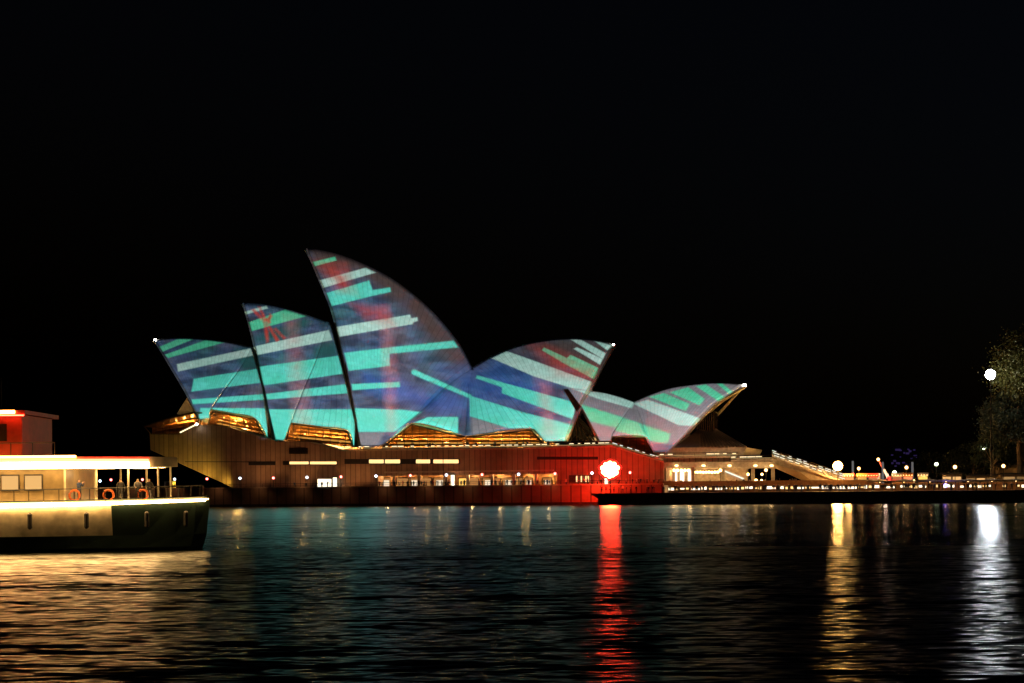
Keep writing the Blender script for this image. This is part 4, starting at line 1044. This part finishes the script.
tree(1048, 372, 6, 3.9, 11.2, 'large olive leaved fig tree lit by the floodlight at the right picture edge', 0, 170, 230, .55, .9, 3)
tree(1020, 424, 12, 3.9, 8.2, 'grey green bushy tree below the olive fig tree', 1, 130, 220, .52, 1.0, 8, None, 'bushy_tree')
tree(994, 455, 22, 3.9, 5.2, 'dark round bush left of the grey green tree', 1, 60, 110, .5, .9, 4, None, 'bushy_tree')
for k, (px, py, rad, d, lb) in enumerate(((972,464,6.5,60,'dark far tree directly left of the round bush'), (952,470,6,90,'dark far tree behind the amber lamp'), (932,470,6,110,'dark far tree behind the greenish lamp'), (916,474,5,120,'leftmost small dark far tree'))):
    tree(px, py, d, 3.9, rad, lb, 1, 34, 60, .6, .85, 20+k, 'dark trees on the far shore', 'far_tree')

# ------------------------------------------------------------------ people
def person_mesh(name, pose, cloth, trouser):
    me = bpy.data.meshes.new(name+'_skeleton')
    Vt, E, Rd = [], [], []
    def v(x, y, z, r, link_to=None):
        Vt.append((x, y, z)); Rd.append(r)
        if link_to is not None: E.append((link_to, len(Vt)-1))
        return len(Vt)-1
    pel = v(0,0,.92,.15); sp_ = v(0,.01,1.15,.14,pel); ch = v(0,0,1.36,.16,sp_); nk = v(0,0,1.50,.06,ch); h0 = v(0,-.02,1.58,.09,nk); h1 = v(0,-.02,1.70,.085,h0)
    for sx in (-1, 1):
        st = .12 if pose == 'walk' else 0
        hp = v(sx*.10,0,.86,.10,pel); kn = v(sx*.11,-.03+sx*st,.48,.07,hp); an = v(sx*.12,.02+sx*st*1.6,.08,.05,kn); v(sx*.13,-.13+sx*st*1.6,.04,.04,an)
        sh = v(sx*.20,0,1.40,.07,ch)
        if pose == 'photo': el = v(sx*.24,-.12,1.18,.05,sh); wr = v(sx*.10,-.34,1.44,.04,el); v(sx*.06,-.40,1.50,.035,wr)
        elif pose == 'lean': el = v(sx*.26,-.14,1.15,.05,sh); wr = v(sx*.20,-.36,1.10,.04,el); v(sx*.16,-.42,1.10,.035,wr)
        else: el = v(sx*.27,.03,1.13,.05,sh); wr = v(sx*.27,-.05,.90,.04,el); v(sx*.27,-.08,.80,.035,wr)
    me.from_pydata(Vt, E, []); o = bpy.data.objects.new(name+'_tmp', me); COL.objects.link(o)
    md = o.modifiers.new('skin', 'SKIN')
    for k, sv in enumerate(me.skin_vertices[0].data): sv.radius = (Rd[k], Rd[k]*.8); sv.use_root = (k == 0)
    ss = o.modifiers.new('smooth', 'SUBSURF'); ss.levels = 1; ss.render_levels = 1
    dg = bpy.context.evaluated_depsgraph_get(); ev = bpy.data.meshes.new_from_object(o.evaluated_get(dg)); ev.name = name
    bpy.data.objects.remove(o); bpy.data.meshes.remove(me)
    for mt in (trouser, cloth, SKIN, HAIR): ev.materials.append(mt)
    for p in ev.polygons:
        z = p.center.z; p.use_smooth = True
        p.material_index = 0 if z < .92 else (1 if z < 1.47 and abs(p.center.x) < .33 and p.center.y > -.33 else (3 if z > 1.64 or (z > 1.55 and p.center.y > .02) else 2))
    return ev
SKIN = solid('skin', (.42, .25, .17), .6); HAIR = solid('hair', (.02, .015, .01), .6)
cl_ = [solid('black_coat', (.02, .02, .022), .8), solid('grey_coat', (.10, .10, .11), .8), solid('blue_jacket', (.03, .05, .12), .8), solid('pale_shirt', (.40, .37, .33), .8), solid('red_jacket', (.25, .03, .03), .8)]
PM_ = [person_mesh('person', ps, cl_[c], cl_[k]) for ps, c, k in (('stand',0,0), ('lean',1,0), ('photo',2,0), ('walk',3,2), ('stand',1,2), ('lean',0,1), ('walk',4,0), ('stand',2,1))]
random.seed(21)
def person(px, d, z, label, group, rz=None, v=None):
    o = bpy.data.objects.new('person', random.choice(PM_) if v is None else PM_[v]); COL.objects.link(o)
    o.location = wl(px, d, z); o.rotation_euler = (0, 0, random.uniform(0, 6.28) if rz is None else rz)
    s_ = random.uniform(.92, 1.07); o.scale = (s_, s_, s_); tag(o, label, 'person', group); return o
for k in range(52):                                        # along the promenade rail in front of the arcade
    x = 379+random.random()*172; person(x, random.uniform(-7.5, 1.5), ZB, 'person standing in the crowd on the promenade before the lit arcade', 'crowd before the arcade')
for k in range(7): person(random.uniform(562, 604), random.uniform(-7, -2), ZB, 'person on the red lit promenade left of the lantern', 'people on the red lit promenade')
for k in range(14): person(random.uniform(618, 661), random.uniform(-7, -2), ZB, 'person on the red lit promenade right of the lantern', 'people right of the lantern')
for x in (294.5, 306, 322, 327.5): person(x, -4.0 if x < 310 else -2.6, ZB, {294.5:'dark figure standing nearest the red globe lamp left of the hooded door', 306:'lone person left of the hooded door', 322:'person in the hooded doorway on the left', 327.5:'person in the hooded doorway on the right'}[x], 'people by the hooded door')
for k in range(22):
    x = random.uniform(385, 606); person(x, random.uniform(.6, 1.8), L(x, 449.6-(x-385)/216*2.6, 1).z, 'person on the upper deck behind the strip lit railing', 'people on the upper deck')
for k in range(118):                                        # shoulder to shoulder on the lower quay
    x = 640+random.random()**1.05*300; person(x, random.uniform(-19.5, -7), ZQ, 'dark silhouetted person in the crowd along the lower quay', 'crowd on the lower quay', 0 if random.random() < .4 else None, random.choice((0,1,2,4,5,7)))
for k in range(22):
    x = random.uniform(940, 1024); person(x, random.uniform(-19.5, -12), ZQ, 'dark silhouetted person on the quay in front of the marquees', 'people before the marquees', None, random.choice((0,1,5)))
for k in range(9): person(600+k*4.3+random.random()*2, random.uniform(-18, -12), ZQ, 'person on the quay tip beneath the red lantern', 'people under the lantern')
for k in range(26): person(random.uniform(666, 800), random.uniform(-.8, 5), 3.9, 'person under the bright terrace slab', 'people under the terrace')
for k in range(9):
    x = random.uniform(776, 836); person(x, 1.0, L(x, 458.4+(x-772)/76*25.6, 0).z-.2, 'person walking on the monumental steps', 'people on the steps')
for k in range(10): person(random.uniform(846, 930), random.uniform(0, 6), 3.9, 'person on the forecourt near the boom truck', 'people on the forecourt')

# ------------------------------------------------------------------ ferry (bow pointing right, stern outside the picture)
FY = 113.5; BEAM = 4.6; FN = FY-BEAM
fz = lambda px, py: PY(px, py, FN).z
fx = lambda px, Y=FN: PY(px, 490, Y).x
bowx = fx(210, FY); fr_ = empty('ferry', (bowx-20, FY, 0)); tag(fr_, 'passenger ferry with bright yellow white strips for light trails along its decks, bow pointing right', 'ferry')
ox = bowx-20
def lx(px, Y=FN): return fx(px, Y)-ox
XB, XS = 20.0, -40.0
def half(x, f=1.0):
    """half beam at x for the deck plan"""
    t = (XB-x)/13.0
    return BEAM*f*(1 if t >= 1 else math.sin(max(0, t)*math.pi/2)**.75)
creamw = solid('cream_paint', (.68, .60, .42), .5); hullk = solid('dark_green_paint', (.015, .03, .022), .45); redc = solid('dark_red_paint', (.30, .035, .02), .5)
ZD = 3.15                                                 # main deck
hx = [XS, -30, -20, -10, -2, 4, 8, 9.5, 11, 14, 16, 18, 19.2, 20]
hull = MB(); rows = []
for x in hx:
    w = half(x); sh = .25*max(0, (x-4)/16)**2; fl = 1-.35*max(0, (x-6)/14)
    sec = [(x-.9*max(0,(x-10)/10), w*.55*fl, -.6), (x-.5*max(0,(x-10)/10), w*.86*fl, .2), (x-.25*max(0,(x-10)/10), w*.94*fl, 1.05), (x, w, ZD+sh)]
    rows.append([(a, -b_, c) for a, b_, c in sec]+[(a, b_, c) for a, b_, c in reversed(sec)])
for r in rows: hull.v += r
for k in range(len(rows)-1):
    for j in range(7):
        a = k*8+j; hull.f.append((a, a+1, a+9, a+8)); hull.m.append(1 if j in (0, 1, 5, 6) or hx[k] >= 14 else 0)  # cream aft, dark bow: fade of the deck glow put into the paint
hull.f.append(tuple(range(8))); hull.m.append(0)
for k in range(len(rows)-1):
    a = k*8; hull.f.append((a+3, a+4, a+12, a+11)); hull.m.append(0)
ho = hull.build('hull', [creamw, hullk], fr_)
def deck_line(f, z, dz=0, x0=XS, x1=XB, n=40, sheer=.25, out=.06, side=-1):
    pts = []
    for k in range(n+1):
        x = x0+(x1-x0)*k/n; pts.append(Vector((x, side*(half(x, f)+out), z+sheer*max(0, (x-4)/16)**2+dz)))
    return pts
stripy = emit('amber_trail', (1, .56, .19), 34); stripo = emit('orange_trail', (1, .42, .08), 18); stripr = emit('red_trail', (1, .045, .02), 22)  # added strips stand in for the trails of the ferry's lights
for sd in (-1, 1):
    m = MB(); m.tube(deck_line(1, ZD-.02, 0, XS, XB-.25, side=sd, out=.12), [.26-.16*(k/40)**2 for k in range(41)], 6); m.build('trail_strip', stripy, ho)
    m = MB(); m.tube(deck_line(1, ZD+.20, 0, XS, XB-.25, side=sd, out=.02), .08, 6); m.build('rubbing_rail', hullk, ho)
# bulwark rail on the open foredeck
m = MB()
for sd in (-1, 1):
    p_ = deck_line(.97, ZD+1.0, 0, 4, XB-.6, 16, side=sd, out=0); m.tube(p_, .04, 6)
    for q in p_: m.obox((q.x, q.y, ZD+.1), q, .05, .05)
m.build('railing', M['dark'], fr_)
# lower saloon with big lit windows, open foredeck ahead of it
SALW = emit('saloon_window', (1, .55, .18), .9)
xs1 = lx(62)
m = MB(); m.box(XS+1, xs1, -3.7, 3.7, ZD+.03, 5.75); sal = m.build('saloon', solid('varnished_panels', (.20, .15, .07), .5), fr_)
x = xs1-1.5
while x > XS+2:
    m = MB(); m.box(x-1.25, x, -3.78, -3.71, ZD+.95, 5.2); wf = m.build('window', M['dark'], sal)
    m = MB(); m.box(x-1.17, x-.08, -3.82, -3.785, ZD+1.05, 5.1); m.build('pane', SALW, wf); x -= 1.55
# upper deck slab with its trail strips
ZU0, ZU1 = fz(100, 466.5), fz(100, 456.5)
XU = lx(170, FN+2)
up = MB(); P_up = deck_line(1, ZU0, 0, XS, XU, 40, 0, 0, -1)
lo_ = [Vector((p.x, -min(BEAM, BEAM*max(0, min(1, (XU-p.x)/6))**.45), ZU0)) for p in P_up]
poly = lo_+[Vector((p.x, -p.y, p.z)) for p in reversed(lo_[:-1])]
up.prism(poly, Vector((0,0,ZU1-ZU0))); ud = up.build('upper_deck', creamw, fr_)
def off(o_, z): return [Vector((p.x, p.y-o_, z)) for p in lo_[:-1]]
m = MB(); m.tube(off(.14, ZU0+.10), .25, 6); m.build('trail_strip', stripy, ud)
m = MB(); m.tube(off(.06, ZU0+.44), .085, 6); m.build('trail_strip', stripr, ud)
m = MB(); m.tube(off(.08, ZU1+.02)[:-3], .085, 6); m.build('trail_strip', stripo, ud)
m = MB(); m.tube([Vector((p.x, -p.y, ZU0+.12)) for p in off(.10, 0)], .15, 6); m.build('trail_strip', stripy, ud)
for px in (62, 92, 122, 150):
    for sd in (-1, 1):
        x = lx(px); m = MB(); m.tube([(x, sd*half(x, .93), ZD), (x, sd*half(x, .93), ZU0)], .07, 8); m.build('deck_post', creamw, fr_)
m = MB()
pr = off(-.15, ZU1+.95)[:-4]; m.tube(pr, .04, 6)
for q in pr: m.obox((q.x, q.y, ZU1), q, .05, .05)
m.build('railing', M['dark'], fr_)
# upper cabin, dark red, and the roof with its strip
xc = lx(18); ZR = fz(20, 414)
m = MB(); m.box(XS+3, xc, -3.6, 3.6, ZU1+.004, ZR); cab = m.build('upper_cabin', redc, fr_)
for x in (xc+1.5, xc-4): point(fr_, (x, -5.0, ZU1+1.5), 26, (1, .10, .04), .2, 'deck_lamp')
x = xc-1.0
while x > XS+4:
    m = MB(); m.box(x-1.1, x, -3.68, -3.605, ZU1+1.1, ZR-.6); m.build('window', M['darkglass'], cab); x -= 1.45
m = MB(); m.box(XS+2.5, xc+.35, -4.1, 4.1, ZR+.004, ZR+.28); rf = m.build('roof', redc, fr_)
m = MB(); m.tube([(XS+3, -4.2, ZR+.16), (xc-.3, -4.2, ZR+.16)], .13, 6); m.build('trail_strip', stripo, rf)
m = MB(); m.tube([(XS+3, -4.16, ZR-.06), (xc+.3, -4.16, ZR-.06)], .05, 6); m.build('trail_strip', stripr, rf)
m = MB(); m.tube([(xc-5, 0, ZR+.28), (xc-5, 0, ZR+4)], [.09,.05], 8); m.build('mast', M['dark'], fr_)
for x in (4, 8, 12, 16): point(fr_, (x, -1.0, ZU0-.4), 50, (1, .66, .28), .2, 'deck_lamp')
# far shore beyond the ferry: moored launches with small lights
random.seed(31)
for k, (px, lb) in enumerate(((8,'leftmost small moored launch with dim bluish lights'), (20,'second small moored launch with dim bluish lights, left of the red light'), (38,'small moored launch with a white cabin light near the sea wall end'))):
    p = PY(px, 497, 430); t = empty('launch', (p.x, 430, 0)); tag(t, lb, 'boat', 'small launches moored beyond the ferry')
    m = MB(); m.prism([Vector((-4,-1.2,-.2)), Vector((3.2,-1.2,-.2)), Vector((4.6,-1.2,1.0)), Vector((-4.2,-1.2,.9))], depth(2.4)); m.build('hull', whp, t)
    m = MB(); m.box(-2.2, 1.4, -.9, .9, .98, 2.2); cbn = m.build('cabin', whp, t); m = MB(); m.box(-1.9, 1.1, -.95, -.91, 1.4, 2.0); m.build('window', emit('launch_window', (.7,.8,1), .5), cbn)
    m = MB(); m.tube([(0,0,2.2),(0,0,4)], .04, 6); m.ball((0,0,4.1), .16); m.build('mast', M['lampw'] if k == 2 else M['dark'], t)
t = globe_lamp('small red marker lamp on a pile left of the sea wall', 'marker lamp', M['lampr'], 6.6, .36); p = PY(27, 488, 420); t.location = (p.x, 420, -.5); t.name = 'marker_lamp'

orange = solid('lifebuoy_orange', (.55, .12, .02), .5)
for px in (72, 104, 136):                                # lifebuoys on the foredeck rail
    x = lx(px); y = -half(x, .97)-.08; m = MB()
    m.tube([(x+.34*math.cos(a*math.pi/8), y, ZD+.62+.34*math.sin(a*math.pi/8)) for a in range(17)], .075, 8); m.build('lifebuoy', orange, fr_)
for px in (30, 84, 140, 176):                            # rubber fenders along the hull
    x = lx(px); m = MB(); m.tube([(x, -half(x)-.22, ZD-.5), (x, -half(x)-.2, ZD-.6), (x, -half(x)-.2, ZD-1.5), (x, -half(x)-.22, ZD-1.6)], [.06,.16,.16,.06], 8); m.build('fender', M['dark'], fr_)
m = MB(); m.tube([(xc-2,-1.5,ZR+.28),(xc-2,-1.5,ZR+2.6)], .03, 5); m.tube([(xc-3,1.2,ZR+.28),(xc-3,1.2,ZR+2.0)], .03, 5); m.obox((xc-4.6,-.8,ZR+2.4),(xc-5.4,.8,ZR+2.4),.12,.12); m.build('aerial', M['dark'], fr_)
for k, (px, yy, lb) in enumerate(((112, -2.2, 'person standing on the ferry foredeck between two deck posts'), (131, -2.6, 'person leaning at the ferry foredeck rail near the lifebuoy'), (139, -1.6, 'person on the ferry foredeck nearest the bow'), (74, -3.3, 'person standing beside the ferry saloon end wall'))):
    o = bpy.data.objects.new('person', PM_[(0, 1, 5, 2)[k]]); COL.objects.link(o); o.location = (ox+lx(px), FY+yy, ZD+.02); o.rotation_euler = (0, 0, .4*k); tag(o, lb, 'person', 'passengers on the ferry')

random.seed(44)
stall_lb = ('market stall with a red awning left of the first light column', 'market stall with an orange awning right of the first light column', 'market stall with a red awning under the truck boom', 'market stall with a pale awning right of the boom truck', 'market stall with an orange awning beside the third light column', 'market stall with a pale awning left of the greenish street lamp')
for k, px in enumerate((849, 862, 873, 897, 908, 923)):
    p = wl(px, .5, 3.9); t = empty('market_stall', p, -TH); tag(t, stall_lb[k], 'market stall', 'market stalls on the forecourt')
    w = 2.2; aw = solid('awning_cloth', ((.5,.05,.03), (.55,.2,.04), (.5,.05,.03), (.6,.5,.38), (.55,.2,.04), (.6,.5,.38))[k], .8)
    m = MB(); m.box(-w*.5, w*.5, -.4, .4, .05, 1.0); m.build('counter', M['timber'], t)
    m = MB(); m.quad((-w*.56,-.9,2.1), (w*.56,-.9,2.1), (w*.56,.9,2.75), (-w*.56,.9,2.75)); m.quad((-w*.56,-.9,2.1), (w*.56,-.9,2.1), (w*.56,-.9,1.85), (-w*.56,-.9,1.85)); m.build('awning', aw, t, solid=.03)
    for x in (-w*.52, w*.52):
        for y, h in ((-.85, 2.1), (.85, 2.7)):
            m = MB(); m.tube([(x,y,0),(x,y,h)], .035, 6); m.build('leg', M['dark'], t)
    m = MB(); m.box(-w*.45, w*.45, .55, .62, 1.2, 1.9); m.build('lit_sign', emit('stall_panel', (1, random.uniform(.25,.6), .12), random.uniform(.5, 1.6)), t)
    for q in range(4):
        m = MB(); m.ball((-w*.42+q*w*.28, -.92, 2.2), .09, 8, 6); m.build('bulb', M['lampo'], t)
    point(t, (0, -1.6, 1.9), 60, (1, .5, .2), .2, 'stall_lamp')
